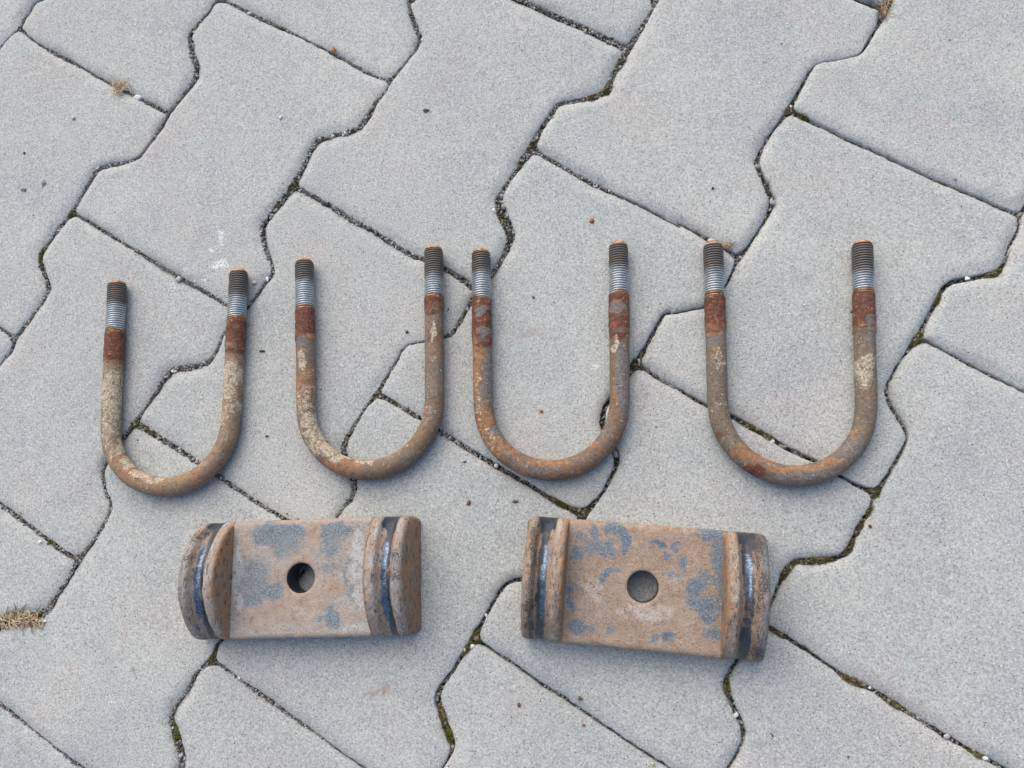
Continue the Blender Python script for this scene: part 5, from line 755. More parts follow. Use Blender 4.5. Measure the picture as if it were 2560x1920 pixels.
def mat_rod(seed):
    t = NT("rusted_rod_steel")
    P = t.pos()
    col, cream, grey, red = t.attr("tone")
    orange = t.attr("tone_b")[1]
    n1 = t.noise(P, 330, 5, .68, .3); n2 = t.noise(P, 900, 4, .7); n3 = t.noise(P, 110, 4, .6)
    v = t.math('SUBTRACT', t.math('ADD', t.math('MULTIPLY', n1, .6), t.math('MULTIPLY', n2, .4)), .5)
    base = seed['base']
    c = t.mix(t.ramp(n3, .3, .7), base[0], base[1])
    n4 = t.noise(P, 170, 5, .7, .6)
    c = t.mix(t.ramp(n1, .44, .62, 0, .75), c, base[2])
    c = t.mix(t.ramp(n4, .53, .65, 0, .6), c, (.26, .12, .055))
    c = t.mix(t.ramp(n4, .48, .37, 0, .75), c, (.15, .13, .115))
    n5 = t.noise(P, 230, 5, .7, .4)
    c = t.mix(t.ramp(n5, .54, .66, 0, .55), c, (.36, .305, .25))
    c = t.mix(t.ramp(n2, .60, .74, 0, .5), c, (.46, .30, .17))
    mk = lambda w, a=.30, b=.58, k=2.6: t.ramp(t.math('ADD', w, t.math('MULTIPLY', v, k)), a, b)
    # bare grey mill scale
    cg = t.mix(t.ramp(n2, .35, .65), (.115, .112, .115), (.215, .205, .20))
    c = t.mix(t.math('MULTIPLY', mk(grey, .2, .75), .8), c, cg)
    # bright orange rust
    co = t.mix(t.ramp(n1, .35, .65), (.28, .125, .05), (.37, .20, .10))
    c = t.mix(t.math('MULTIPLY', mk(orange, .2, .75), .75), c, co)
    # deep red rust of the collars
    cr = t.mix(t.ramp(n1, .38, .62), (.07, .026, .023), (.175, .062, .036))
    cr = t.mix(t.ramp(n2, .52, .66, 0, .6), cr, (.34, .15, .065))
    cr = t.mix(t.ramp(n3, .54, .66, 0, .4), cr, (.30, .115, .05))
    cr = t.mix(t.ramp(n4, .44, .34, 0, .6), cr, (.055, .03, .035))
    c = t.mix(mk(red, .18, .68, 2.2), c, cr)
    # remains of cream paint
    cc = t.mix(t.ramp(n2, .38, .66), (.38, .32, .225), (.68, .62, .49))
    cm = t.math('MAXIMUM', t.math('MULTIPLY', mk(cream, .38, .80, 5.0), .78), t.math('MULTIPLY', mk(cream, .15, 1.0, 2.0), .5))
    c = t.mix(cm, c, cc)
    # dark pits
    c = t.mix(t.ramp(n2, .44, .32, 0, .8), c, (.05, .032, .025))
    c = t.mix(t.ramp(n1, .44, .34, 0, .55), c, (.075, .05, .038))
    h = t.math('ADD', n1, t.math('MULTIPLY', n2, .7))
    n = t.bump(h, .0011, .9)
    r = t.ramp(n1, .3, .7, .62, .85)
    return t.done(c, r, n, spec=.35)

def mat_thread():
    t = NT("threaded_steel")
    P = t.pos()
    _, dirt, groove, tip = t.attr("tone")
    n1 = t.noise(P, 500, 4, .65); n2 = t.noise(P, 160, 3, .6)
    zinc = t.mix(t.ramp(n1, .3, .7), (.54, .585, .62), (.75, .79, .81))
    zinc = t.mix(t.math('MULTIPLY', groove, .85), zinc, (.08, .105, .125))  # grooves darken with depth: dirt, plus thread shading put into the colour
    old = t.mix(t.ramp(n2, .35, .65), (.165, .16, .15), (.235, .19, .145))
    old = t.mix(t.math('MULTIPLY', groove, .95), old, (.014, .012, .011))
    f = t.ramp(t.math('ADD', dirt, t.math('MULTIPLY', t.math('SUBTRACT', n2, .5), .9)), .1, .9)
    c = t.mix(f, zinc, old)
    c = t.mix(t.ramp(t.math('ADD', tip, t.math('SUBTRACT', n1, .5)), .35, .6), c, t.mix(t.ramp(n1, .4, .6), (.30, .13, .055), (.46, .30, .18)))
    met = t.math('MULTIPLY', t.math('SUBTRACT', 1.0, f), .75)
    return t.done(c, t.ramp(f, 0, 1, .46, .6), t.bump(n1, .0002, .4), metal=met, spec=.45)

def mat_plate(k):
    t = NT("weathered_saddle_steel")
    P = t.coord("Object")
    P = t.node("ShaderNodeVectorMath", operation='ADD').outputs[0] if False else t.pos()
    _, grey, orange, pale = t.attr("ma")
    _, black, wall, speck = t.attr("mb")
    n1 = t.noise(P, 260, 5, .66, .2); n2 = t.noise(P, 1000, 4, .7); n3 = t.noise(P, 70, 4, .6)
    v = t.math('SUBTRACT', t.math('ADD', t.math('MULTIPLY', n1, .5), t.math('MULTIPLY', n2, .5)), .5)
    mk = lambda w, a=.15, b=.80, q=3.2: t.ramp(t.math('ADD', w, t.math('MULTIPLY', v, q)), a, b)
    c = t.mix(t.ramp(n3, .35, .65), k['a'], k['b'])
    c = t.mix(t.ramp(n1, .46, .66, 0, .6), c, k['c'])
    n4 = t.noise(P, 150, 5, .7, .5)
    c = t.mix(t.ramp(n4, .52, .66, 0, .6), c, k['c'])
    c = t.mix(t.ramp(n4, .46, .34, 0, .65), c, k['pale'])
    c = t.mix(t.ramp(n2, .42, .62, .35, 0), c, k['d'])
    c = t.mix(mk(pale, .3, .7), c, k['pale'])
    c = t.mix(t.math('MULTIPLY', mk(orange), k['o']), c, t.mix(t.ramp(n1, .38, .62), (.31, .18, .105), (.42, .32, .235)))
    cg = t.mix(t.ramp(n2, .35, .7), k['g0'], k['g1'])
    c = t.mix(t.math('MULTIPLY', t.ramp(grey, .05, .7), .28), c, cg)
    c = t.mix(t.math('MULTIPLY', mk(grey, .05, .95), k['g']), c, cg)
    # orange brown band of the inner wall, dust and pits
    cw = t.mix(t.ramp(n3, .40, .6), (.30, .145, .062), (.20, .155, .115))
    cw = t.mix(t.ramp(n1, .5, .7, 0, .6), cw, (.40, .25, .15))
    c = t.mix(t.math('MULTIPLY', mk(wall, .2, .7, 1.4), .85), c, cw)
    c = t.mix(t.ramp(n2, .56, .68, 0, .45), c, (.58, .50, .43))
    c = t.mix(t.ramp(n2, .43, .31, 0, .8), c, (.07, .05, .04))
    c = t.mix(t.ramp(n1, .42, .34, 0, .4), c, (.13, .085, .06))
    mp = t.node("ShaderNodeMapping"); t.set(mp.inputs[0], t.coord("Object")); mp.inputs["Scale"].default_value = (3.2, .55, 1.0)
    sk = t.noise(mp.outputs[0], 330, 4, .65)
    rub = t.attr("mc")[2]
    c = t.mix(t.math('MULTIPLY', rub, t.ramp(sk, .53, .66, 0, .8)), c, (.33, .175, .085))
    c = t.mix(t.math('MULTIPLY', rub, t.ramp(sk, .47, .36, 0, .85)), c, (.085, .06, .05))
    sp = t.ramp(t.math('ADD', speck, t.math('MULTIPLY', t.math('SUBTRACT', n2, .5), 3.2)), .50, .95)
    c = t.mix(t.math('MULTIPLY', sp, .85), c, (.035, .03, .03))
    polish = t.attr("mc")[1]
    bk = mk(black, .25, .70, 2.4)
    c = t.mix(bk, c, t.mix(t.ramp(n2, .5, .75), (.014, .02, .034), (.05, .06, .08)))  # black groove paint, slightly blue: sky reflection put into the colour
    pl = t.ramp(t.math('ADD', polish, t.math('MULTIPLY', v, 2.4)), .30, .85)
    c = t.mix(pl, c, t.mix(t.ramp(n2, .4, .65), (.075, .11, .165), (.20, .26, .34)))  # polished groove steel, its blue sky glint tinted into the base colour
    n = t.bump(t.math('ADD', n1, t.math('MULTIPLY', n2, .8)), .0009, t.ramp(pl, 0, 1, .7, .25))
    return t.done(c, t.math('ADD', t.ramp(bk, 0, 1, .72, .28), t.math('MULTIPLY', pl, .17)), n, metal=t.math('MULTIPLY', pl, .9), spec=t.ramp(bk, 0, 1, .3, .8))

M_CON = mat_concrete(); M_BED = mat_bed()
M_GRAV = mat_attr("joint_gravel"); M_MOSS = mat_attr("moss", .95, .3, 1500)
M_STONE = mat_attr("pebble_stone", .8, .2, 700); M_STRAW = mat_attr("dry_straw", .8, .15, 800)
M_FLAKE = mat_attr("debris", .85, .35, 900)
M_THR = mat_thread()
ROD = [mat_rod(dict(base=b)) for b in (
    ((.25, .175, .115), (.33, .245, .165), (.21, .125, .068)),
    ((.165, .125, .095), (.24, .17, .115), (.20, .115, .06)),
    ((.155, .112, .082), (.215, .145, .10), (.22, .11, .052)),
    ((.155, .125, .098), (.215, .165, .12), (.16, .11, .072)))]

# ------------------------------------------------------------------ the setting: bed of the pavement, pavers, joint filling
A0 = np.array([s[0:2] for s in SEGS]); B0 = np.array([s[3:5] for s in SEGS])
WA = np.array([s[2] for s in SEGS]); WB = np.array([s[5] for s in SEGS])

gx = np.arange(-1080, 1081, 6.0); gy = np.arange(-720, 1021, 6.0)
GX, GY = np.meshgrid(gx, gy)
Vb = np.c_[GX.ravel(), GY.ravel(), (-4.4 - 3.6 * sstep(-120, 60, GX - .4 * GY) + .9 * vnoise(GX, GY, 14)).ravel()]
nx, ny = len(gx), len(gy)
idx = np.arange(nx * ny).reshape(ny, nx)
Fb = np.stack([idx[:-1, :-1], idx[:-1, 1:], idx[1:, 1:], idx[1:, :-1]], -1).reshape(-1, 4)
pavement = tag(mesh_obj("pavement", Vb, Fb, M_BED), kind="structure")

def resample(poly, step):
    P = np.vstack([poly, poly[:1]]); L = np.hypot(*np.diff(P, axis=0).T); s = np.r_[0, np.cumsum(L)]
    n = max(40, int(s[-1] / step)); q = np.arange(n) * s[-1] / n
    return np.c_[np.interp(q, s, P[:, 0]), np.interp(q, s, P[:, 1])], s[-1] / n

def gsm(a, sig):
    n = len(a); f = np.fft.fftfreq(n)
    return np.real(np.fft.ifft(np.fft.fft(a, axis=0) * np.exp(-2 * (np.pi * f * sig) ** 2)[:, None], axis=0))

def make_paver(vis, flat):
    poly = np.array(flat).reshape(-1, 2)
    cen = poly.mean(0)
    step = 1.4 if vis else 3.0
    O, h = resample(poly, step)
    O = gsm(O, 2.1 / h)
    n = len(O)
    T = np.roll(O, -1, 0) - np.roll(O, 1, 0); T /= np.hypot(*T.T)[:, None]
    N = np.c_[-T[:, 1], T[:, 0]]                      # inward for a counter-clockwise outline
    jit = gsm(rng.standard_normal((n, 1)), 1.0 / h)[:, 0]; jit /= jit.std()
    slow = gsm(rng.standard_normal((n, 1)), 6 / h)[:, 0]; slow /= slow.std()
    chip = np.clip(slow - 1.3, 0, None) * .7
    O = O + N * (np.clip(.2 * jit, -.3, .6) + chip * .5 - .12)[:, None]
    Bn = np.roll(O, -1, 0)
    g = 2.6 if vis else 8.0
    x0, y0 = O.min(0); x1, y1 = O.max(0)
    XX, YY = np.meshgrid(np.arange(x0, x1, g), np.arange(y0, y1, g))
    XX = XX + (np.arange(XX.shape[0]) % 2)[:, None] * g / 2
    Q = np.c_[XX.ravel(), YY.ravel()]; Q = Q + rng.uniform(-.25, .25, Q.shape) * g
    Q = Q[inside(Q, O)]
    d = seg_dist(Q, O, Bn)
    Q = Q[d > 3.2]; d = d[d > 3.2]
    rings = [O]
    RD = [np.zeros(n)]
    for dd in ((.45, 1.1, 2.1) if vis else (1.0,)):
        st = 1 if dd < 1.5 else 2
        C = (O + N * dd)[::st]
        dc = seg_dist(C, O, Bn)
        ok = dc > dd * .93
        rings.append(C[ok]); RD.append(dc[ok])
    P = np.vstack(rings + [Q]); D = np.concatenate(RD + [d])
    ed = [(k, (k + 1) % n) for k in range(n)]
    vo, _, fo, ov, _, _ = delaunay_2d_cdt([Vector(p) for p in P], ed, [], 1, 1e-5)
    vo = np.array([tuple(v) for v in vo])
    Do = np.array([D[o[0]] if o else 0.0 for o in ov])
    isout = np.array([bool(o) and o[0] < n for o in ov])
    w = 6.0 + 2.6 * vnoise(vo[:, 0], vo[:, 1], 30)
    hb = 2.1 + 1.5 * vnoise(vo[:, 0] + 300, vo[:, 1], 26)
    z = -hb * np.clip(1 - Do / w, 0, 1) ** 1.45 - .55 * np.clip(1 - Do / .9, 0, 1) ** 2
    z = z + .16 * vnoise(vo[:, 0], vo[:, 1], 22) + .09 * vnoise(vo[:, 0], vo[:, 1], 5) - .15
    z += np.where(Do < 2.5, .22 * vnoise(vo[:, 0], vo[:, 1], 1.7), 0)
    tx, ty = rng.normal(0, .0022, 2)
    z = z + np.clip(tx * (vo[:, 0] - cen[0]) + ty * (vo[:, 1] - cen[1]), -.5, .5) - .35 * rng.random() - .2
    # stains with a shape of their own
    S = np.zeros((len(vo), 3))
    wv = warp(vo, 2.2, 5)
    for (sx, sy, rx, ry, kd, st) in STAIN:
        q = ((wv[:, 0] - sx) / rx) ** 2 + ((wv[:, 1] - sy) / ry) ** 2
        S[:, kd] = np.maximum(S[:, kd], st * np.clip(1.15 - .9 * q, 0, 1))
    V = np.c_[vo - cen, z]
    # side wall
    order = np.where(isout)[0]
    oi = np.full(n, -1)
    for k in order:
        oi[ov[k][0]] = k
    oi = oi[oi >= 0]
    m = len(oi); base = len(V)
    lo = V[oi].copy(); lo[:, 2] = -22
    V = np.vstack([V, lo]); S = np.vstack([S, S[oi]])
    F = [list(f) for f in fo]
    a = np.array([tuple(V[f[0]][:2]) + tuple(V[f[1]][:2]) + tuple(V[f[2]][:2]) for f in F[:1]])[0]
    if (a[2] - a[0]) * (a[5] - a[1]) - (a[3] - a[1]) * (a[4] - a[0]) < 0:
        F = [f[::-1] for f in F]
    F += [[oi[k], base + k, base + (k + 1) % m, oi[(k + 1) % m]] for k in range(m)]
    F = [[int(q) for q in f] for f in F]
    return mesh_obj("paving_stone", V, F, M_CON, pavement, (cen[0], cen[1], 0), {"stain": S})

for vis, flat in STONES:
    make_paver(vis, flat)

# joint gravel: grains of sand and grit, far too many to count
ICO = None
def ico():
    p = (1 + 5 ** .5) / 2
    v = np.array([(-1, p, 0), (1, p, 0), (-1, -p, 0), (1, -p, 0), (0, -1, p), (0, 1, p), (0, -1, -p), (0, 1, -p), (p, 0, -1), (p, 0, 1), (-p, 0, -1), (-p, 0, 1)], float)
    v /= np.linalg.norm(v[0])
    f = np.array([(0, 11, 5), (0, 5, 1), (0, 1, 7), (0, 7, 10), (0, 10, 11), (1, 5, 9), (5, 11, 4), (11, 10, 2), (10, 7, 6), (7, 1, 8), (3, 9, 4), (3, 4, 2), (3, 2, 6), (3, 6, 8), (3, 8, 9), (4, 9, 5), (2, 4, 11), (6, 2, 10), (8, 6, 7), (9, 8, 1)])
    return v, f
IV, IF = ico()
def rotm(k):
    q = rng.standard_normal((k, 4)); q /= np.linalg.norm(q, axis=1)[:, None]
    a, b, c, d = q.T
    return np.stack([np.stack([1 - 2 * (c * c + d * d), 2 * (b * c - a * d), 2 * (b * d + a * c)], -1), np.stack([2 * (b * c + a * d), 1 - 2 * (b * b + d * d), 2 * (c * d - a * b)], -1), np.stack([2 * (b * d - a * c), 2 * (c * d + a * b), 1 - 2 * (b * b + c * c)], -1)], 1)

def grains(P, rad, tint, name, mat, parent):
    k = len(P)
    shp = IV[None] * (1 + rng.uniform(-.28, .28, (k, 12, 1))) * rng.uniform(.6, 1.15, (k, 1, 3))
    V = np.einsum('kij,kvj->kvi', rotm(k), shp) * rad[:, None, None] + P[:, None, :]
    F = (IF[None] + 12 * np.arange(k)[:, None, None]).reshape(-1, 3)
    T = np.repeat(tint, 12, 0)
    return mesh_obj(name, V.reshape(-1, 3), F, mat, parent, (0, 0, 0), {"tint": T}, smooth=False)

GP, GR, GT = [], [], []
PAL = np.array([(.46, .46, .45), (.33, .33, .33), (.20, .20, .20), (.11, .105, .10), (.06, .057, .053), (.19, .15, .09)])
for (ax, ay, wa, bx, by, wb) in SEGS:
    L = math.hypot(bx - ax, by - ay)
    wm = (wa + wb) / 2
    lush = .5 + .5 * float(vnoise(ax, ay, 60))
    k = rng.poisson(L * (1.6 + wm * .9) * (.7 + .6 * lush))
    if k == 0 or L < .1: continue
    t = rng.random(k)
    c = np.c_[ax + (bx - ax) * t, ay + (by - ay) * t]
    nrm = np.array([-(by - ay), bx - ax]) / L
    wl = wa + (wb - wa) * t
    c += nrm * (rng.uniform(-.5, .5, k) * wl * 1.05)[:, None]
    r = np.minimum(rng.gamma(1.9, .26, k) + .2, wl * .38 + .12)
    near_m = np.zeros(k)
    for (mx, my, mrx, mry, _g) in MOSS:
        near_m = np.maximum(near_m, np.clip(1.3 - ((c[:, 0] - mx) / mrx) ** 2 - ((c[:, 1] - my) / mry) ** 2, 0, 1))
    fill = -2.6 - 3.4 * (1 - .75 * near_m) * sstep(-120, 60, c[:, 0] - .4 * c[:, 1]) + 1.0 * vnoise(c[:, 0], c[:, 1], 35) + .9 * lush
    GP.append(np.c_[c, fill + rng.uniform(-.6, .5, k)])
    GR.append(r)
    pr = np.array([.12, .23, .24, .16, .10, .15])
    GT.append(PAL[rng.choice(6, k, p=pr / pr.sum())] * rng.uniform(.8, 1.15, (k, 1)))
# loose grit swept onto the pavers beside the joints
for (ax, ay, wa, bx, by, wb) in SEGS:
    L = math.hypot(bx - ax, by - ay)
    k = rng.poisson(L * .16)
    if k == 0: continue
    t = rng.random(k); nrm = np.array([-(by - ay), bx - ax]) / max(L, .1)
    off = (wa / 2 + rng.exponential(2.6, k) + .4) * rng.choice([-1, 1], k)
    c = np.c_[ax + (bx - ax) * t, ay + (by - ay) * t] + nrm * off[:, None]
    GP.append(np.c_[c, np.full(k, -.9)]); GR.append(rng.uniform(.16, .42, k)); GT.append(PAL[rng.choice(6, k, p=(.3, .25, .15, .12, .1, .08))])
k = 420
GP.append(np.c_[rng.uniform(-420, 420, k), rng.uniform(-320, 300, k), np.full(k, -.35)]); GR.append(rng.gamma(1.6, .12, k) + .14); GT.append(PAL[rng.choice(6, k, p=(.28, .18, .14, .16, .14, .10))])
grains(np.vstack(GP), np.concatenate(GR), np.vstack(GT), "joint_gravel", M_GRAV, pavement)["kind"] = "stuff"

def joint_half(P):
    """signed room inside the joints: half width minus distance to the joint line"""
    best = np.full(len(P), -1e9)
    for k in range(0, len(P), 2000):
        p = P[k:k + 2000, None, :]
        ab = (B0 - A0)[None]
        t = np.clip(((p - A0[None]) * ab).sum(2) / np.maximum((ab ** 2).sum(2), 1e-9), 0, 1)
        d = np.hypot(*np.moveaxis(p - (A0[None] + ab * t[..., None]), 2, 0))
        best[k:k + 2000] = (WA[None] / 2 * (1 - t) + WB[None] / 2 * t - d).max(1)
    return best

# moss cushions in the joints
mv, mf, mt = [], [], []
nb = 0
for (x, y, rx, ry, gr) in MOSS:
    k = int(rx * ry * 20) + 80
    a = rng.uniform(0, 2 * np.pi, k); r = np.sqrt(rng.random(k)) * 1.15
    P = np.c_[x + rx * r * np.cos(a), y + ry * r * np.sin(a)]
    room = joint_half(P)
    patch = vnoise(P[:, 0] * 1.0, P[:, 1] * 1.0, 2.6) + .6 * vnoise(P[:, 0], P[:, 1] + 40, 1.1)
    okm = (room > -.35) & (patch > -.40 - .5 * gr + .55 * (r - .35) + rng.normal(0, .18, k))
    P = P[okm]; r = r[okm]; room = room[okm]
    for (px_, py_), rr, ro in zip(P, r, room):
        top = -1.0 - 1.6 * rr * rr - .6 * rng.random() + .4 * min(ro, 1.5)
        s = rng.uniform(.22, .5); lx, ly = rng.uniform(-.6, .6, 2)
        q = rng.uniform(0, 6.28)
        for m in range(3):
            mv.append((px_ + s * math.cos(q + m * 2.094), py_ + s * math.sin(q + m * 2.094), top - 1.6))
        mv.append((px_ + lx, py_ + ly, top + .35))
        mf += [(nb, nb + 1, nb + 3), (nb + 1, nb + 2, nb + 3), (nb + 2, nb, nb + 3)]
        nb += 4
        g = min(1, max(0, gr + rng.normal(0, .22)))
        cc = np.array((.25, .20, .10)) * (1 - g) + np.array((.215, .225, .05)) * g
        cc = cc * rng.uniform(.35, 1.9)
        mt += [cc * .6] * 3 + [cc * 1.15]
tag(mesh_obj("moss", mv, mf, M_MOSS, None, (0, 0, 0), {"tint": np.array(mt)}, smooth=False),
    "olive and brown moss cushions growing in the joints between the pavers", "moss", kind="stuff")

# ------------------------------------------------------------------ U-bolts
ZR = 6.5
RS = 6.3                                   # rod radius
UA, UB, UL = 45.8, 43.66, 149.23           # half spacing at tips, at bend, overall length

def tube(P, Tn, rad, nseg, cap0=False, cap1=False):
    """P centres, Tn tangents in the ground plane, rad (rings, nseg)"""
    n = len(P)
    ph = np.arange(nseg) * 2 * np.pi / nseg
    side = np.c_[-Tn[:, 1], Tn[:, 0], np.zeros(n)]
    up = np.array([0, 0, 1.0])
    V = P[:, None, :] + rad[..., None] * (np.cos(ph)[None, :, None] * side[:, None, :] + np.sin(ph)[None, :, None] * up)
    V = V.reshape(-1, 3)
    i = np.arange(n - 1)[:, None] * nseg; j = np.arange(nseg)[None]; j2 = (j + 1) % nseg
    F = np.stack([i + j, i + j2, i + nseg + j2, i + nseg + j], -1).reshape(-1, 4).tolist()
    if cap0: F.append(list(range(nseg))[::-1])
    if cap1: F.append([(n - 1) * nseg + k for k in range(nseg)])
    return V, F, ph

def leg_point(sd, d):
    """centre of a leg at distance d from its tip, sd -1 left / +1 right"""
    Ls = UL - UB
    tx = sd * (UB - UA) / Ls
    l = math.hypot(tx, 1)
    return np.c_[sd * UA + tx * d / l, -d / l], np.array([tx / l, -1 / l])

def u_path():
    """whole rod centre line between the two thread ends"""
    Ls = UL - UB
    dl = np.arange(30.0, Ls, 1.1)
    a, _ = leg_point(-1, dl); b, _ = leg_point(1, dl)
    th = np.linspace(np.pi, 2 * np.pi, 130)
    arc = np.c_[UB * np.cos(th), -Ls + UB * np.sin(th)]
    P = np.vstack([a, arc[1:-1], b[::-1]])
    P = np.c_[gsm_open(P[:, 0], 5), gsm_open(P[:, 1], 5)]
    T = np.gradient(P, axis=0); T /= np.hypot(*T.T)[:, None]
    return P, T

def gsm_open(a, s):
    k = np.exp(-.5 * (np.arange(-15, 16) / s) ** 2); k /= k.sum()
    p = np.r_[2 * a[0] - a[15:0:-1], a, 2 * a[-1] - a[-2:-17:-1]]
    return np.convolve(p, k, 'valid')

def blob_tone(XY, blobs):
    S = np.zeros((len(XY), 4))
    XY = warp(XY, 1.6)
    for (x, y, rx, ry, ch, w) in blobs:
        q = ((XY[:, 0] - x) / rx) ** 2 + ((XY[:, 1] - y) / ry) ** 2
        S[:, ch] = np.maximum(S[:, ch], w * np.clip(1.35 - .9 * q, 0, 1))
    return S

BOLTS = [
    dict(p=(-237.49, 83.67), a=2.6235, th=(38.2, 37.4), dk=(.46, .52), col=(61, 58), lab="leftmost U-bolt, cream paint left on both legs, lying on grey pavers"),
    dict(p=(-98.53, 93.16), a=2.759, th=(36.4, 36.6), dk=(.45, .56), col=(60, 47), lab="second U-bolt from the left, cream paint on its left bend, brown right leg"),
    dict(p=(25.60, 91.61), a=.0895, th=(35.4, 35.9), dk=(.47, .50), col=(66, 63), lab="third U-bolt from the left, orange rust on left leg, bare grey right leg"),
    dict(p=(177.70, 86.25), a=-2.6256, th=(37.0, 34.5), dk=(.52, .60), col=(60, 61), lab="rightmost U-bolt, dull brown with a yellowish paint patch on its right leg")]

def to_world(bd, xy):
    c, s = math.cos(math.radians(bd['a'])), math.sin(math.radians(bd['a']))
    return np.c_[bd['p'][0] + c * xy[:, 0] - s * xy[:, 1], bd['p'][1] + s * xy[:, 0] + c * xy[:, 1]]

UP, UT = u_path()
for bi, bd in enumerate(BOLTS):
    root = empty("u_bolt", (bd['p'][0], bd['p'][1], 0), math.radians(bd['a']))
    tag(root, bd['lab'], "U-bolt", "rusty U-bolts lying in a row")
    ns = 44
    sl = np.r_[0, np.cumsum(np.hypot(*np.diff(UP, axis=0).T))]
    ph = np.arange(ns) * 2 * np.pi / ns
    SS, PH = np.meshgrid(sl, ph, indexing='ij')
    rad = RS + .10 * vnoise(SS + 97 * bi, PH * RS, 9) + .07 * vnoise(SS, PH * RS + 50 * bi, 2.6)
    keep = (UP[:, 1] < -min(bd['th']) - 4)
    P3 = np.c_[UP, np.full(len(UP), ZR)][keep]
    V, F, _ = tube(P3, UT[keep], rad[keep], ns)
    S = blob_tone(to_world(bd, V[:, :2]), BLOB[bi])
    mesh_obj("bent_rod", V, F, ROD[bi], root, (0, 0, 0), {"tone": S[:, :3], "tone_b": np.c_[S[:, 3], S[:, 3], S[:, 3]]})
    for e, sd in enumerate((-1, 1)):
        tl = bd['th'][e]
        # swollen collar of red rust under the thread
        d = np.arange(tl - .3, bd['col'][e] + 1.2, .6)
        P2, T2 = leg_point(sd, d)
        SS, PH = np.meshgrid(d, ph, indexing='ij')
        env = np.clip(np.minimum((SS - tl + .6) / 1.5, (bd['col'][e] + 1.2 - SS) / 3.0), 0, 1)
        rg = RS - .25 + env * (.62 + .22 * vnoise(SS + 31 * bi + 9 * e, PH * RS, 3.2) + .15 * vnoise(SS, PH * RS + 77 * bi + 13 * e, 1.3) + .12 * vnoise(SS, PH * RS, 12))
        thr = .25 * np.cos(2 * np.pi * (SS / 1.65 - PH / (2 * np.pi))) * np.clip(1 - (SS - tl) / (4 if bi < 3 else 9), 0, 1)
        V, F, _ = tube(np.c_[P2, np.full(len(d), ZR)], np.repeat(T2[None], len(d), 0), rg + thr, ns)
        S = blob_tone(to_world(bd, V[:, :2]), BLOB[bi])
        dd_ = np.repeat(d, ns)
        S[:, 2] = np.maximum(S[:, 2] * .85, .60 + .35 * vnoise(V[:, 0] + 30 * bi, V[:, 1], 6)) * (.25 + .75 * sstep(bd['col'][e] + 1, bd['col'][e] - 7, dd_ + 3 * vnoise(V[:, 0], V[:, 1] + 11 * bi, 4)))
        S[:, 1] *= np.where(S[:, 1] > .5, 1.0, .6)
        # bare grey scale shows through the red rust
        S[:, 2] -= np.clip(S[:, 1] - .55, 0, 1) * 1.4
        mesh_obj("rust_collar", V, F, ROD[bi], root, (0, 0, 0), {"tone": S[:, :3], "tone_b": np.c_[S[:, 3], S[:, 3], S[:, 3]]})
        # rolled thread
        pit = 1.62
        d = np.arange(2.3, tl + .3, pit / 7)
        P2, T2 = leg_point(sd, d)
        SS, PH = np.meshgrid(d, ph, indexing='ij')
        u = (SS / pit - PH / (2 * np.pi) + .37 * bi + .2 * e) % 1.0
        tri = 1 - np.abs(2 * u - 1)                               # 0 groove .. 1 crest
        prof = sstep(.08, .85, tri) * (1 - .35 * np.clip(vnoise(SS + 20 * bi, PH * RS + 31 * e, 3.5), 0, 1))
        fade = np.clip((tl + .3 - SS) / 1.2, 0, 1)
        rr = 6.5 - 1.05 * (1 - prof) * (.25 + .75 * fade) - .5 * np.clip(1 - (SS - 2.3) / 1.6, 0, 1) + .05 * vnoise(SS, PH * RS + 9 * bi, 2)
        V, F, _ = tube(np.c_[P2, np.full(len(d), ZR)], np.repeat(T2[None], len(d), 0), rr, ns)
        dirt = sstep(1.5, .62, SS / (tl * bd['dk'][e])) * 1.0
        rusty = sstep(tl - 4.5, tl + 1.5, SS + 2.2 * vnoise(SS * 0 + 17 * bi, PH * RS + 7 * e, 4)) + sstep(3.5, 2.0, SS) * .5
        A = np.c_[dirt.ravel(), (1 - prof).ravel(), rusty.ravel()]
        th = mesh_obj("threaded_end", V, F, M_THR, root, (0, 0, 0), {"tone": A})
        # rounded rusty tip
        q = np.linspace(0, 1, 9)
        dd = 2.5 - 2.4 * np.sin(q * np.pi / 2 * .98)
        rd = 5.75 * np.cos(q * np.pi / 2 * .93) ** .55
        P2, T2 = leg_point(sd, dd)
        V, F, _ = tube(np.c_[P2, np.full(9, ZR)], np.repeat(-T2[None], 9, 0), np.repeat(rd[:, None], ns, 1) + .12 * vnoise(np.repeat(dd[:, None] * 3, ns, 1) + 40 * bi, np.repeat(ph[None] * 5, 9, 0) + 9 * e, 2), ns, False, True)
        mesh_obj("rounded_tip", V, F, M_THR, th, (0, 0, 0), {"tone": np.tile((.6, 0, 1.0), (len(V), 1))})

# ------------------------------------------------------------------ saddle plates
GS, HW, ZP, RH = 57.8, 36.0, 18.0, 9.2
SI = 12.9
PS = np.array([-12.9, -12.7, -12.5, -12.3, -11.8, -11.2, -10.2, -9, -8, -7, -6, -5.2, -4.4, -3.4, -2.2, -1, 0, 1, 2.2, 3.4, 4.4, 5.2, 6, 7, 8, 9, 9.6, 10.2, 10.7, 11.1, 11.7, 12.3, 13.0, 13.4, 13.8, 14.2])
PX = [-12.3, -11.8, -10.8, -8.3, -6.4, -5.5, -4.4, -3.0, 0, 3.0, 4.2, 5.1, 6.0, 7.4, 9.4, 10.2, 10.8]
PZ = [-1.9, -.7, -.1, .1, -.1, -1.0, -3.3, -5.3, -6.2, -5.3, -3.2, -1.0, -.1, .1, -.2, -.8, -1.9]

def tsamples(n=58):
    t = np.linspace(-1, 1, n)
    return np.sign(t) * (1 - (1 - np.abs(t)) ** 1.35)

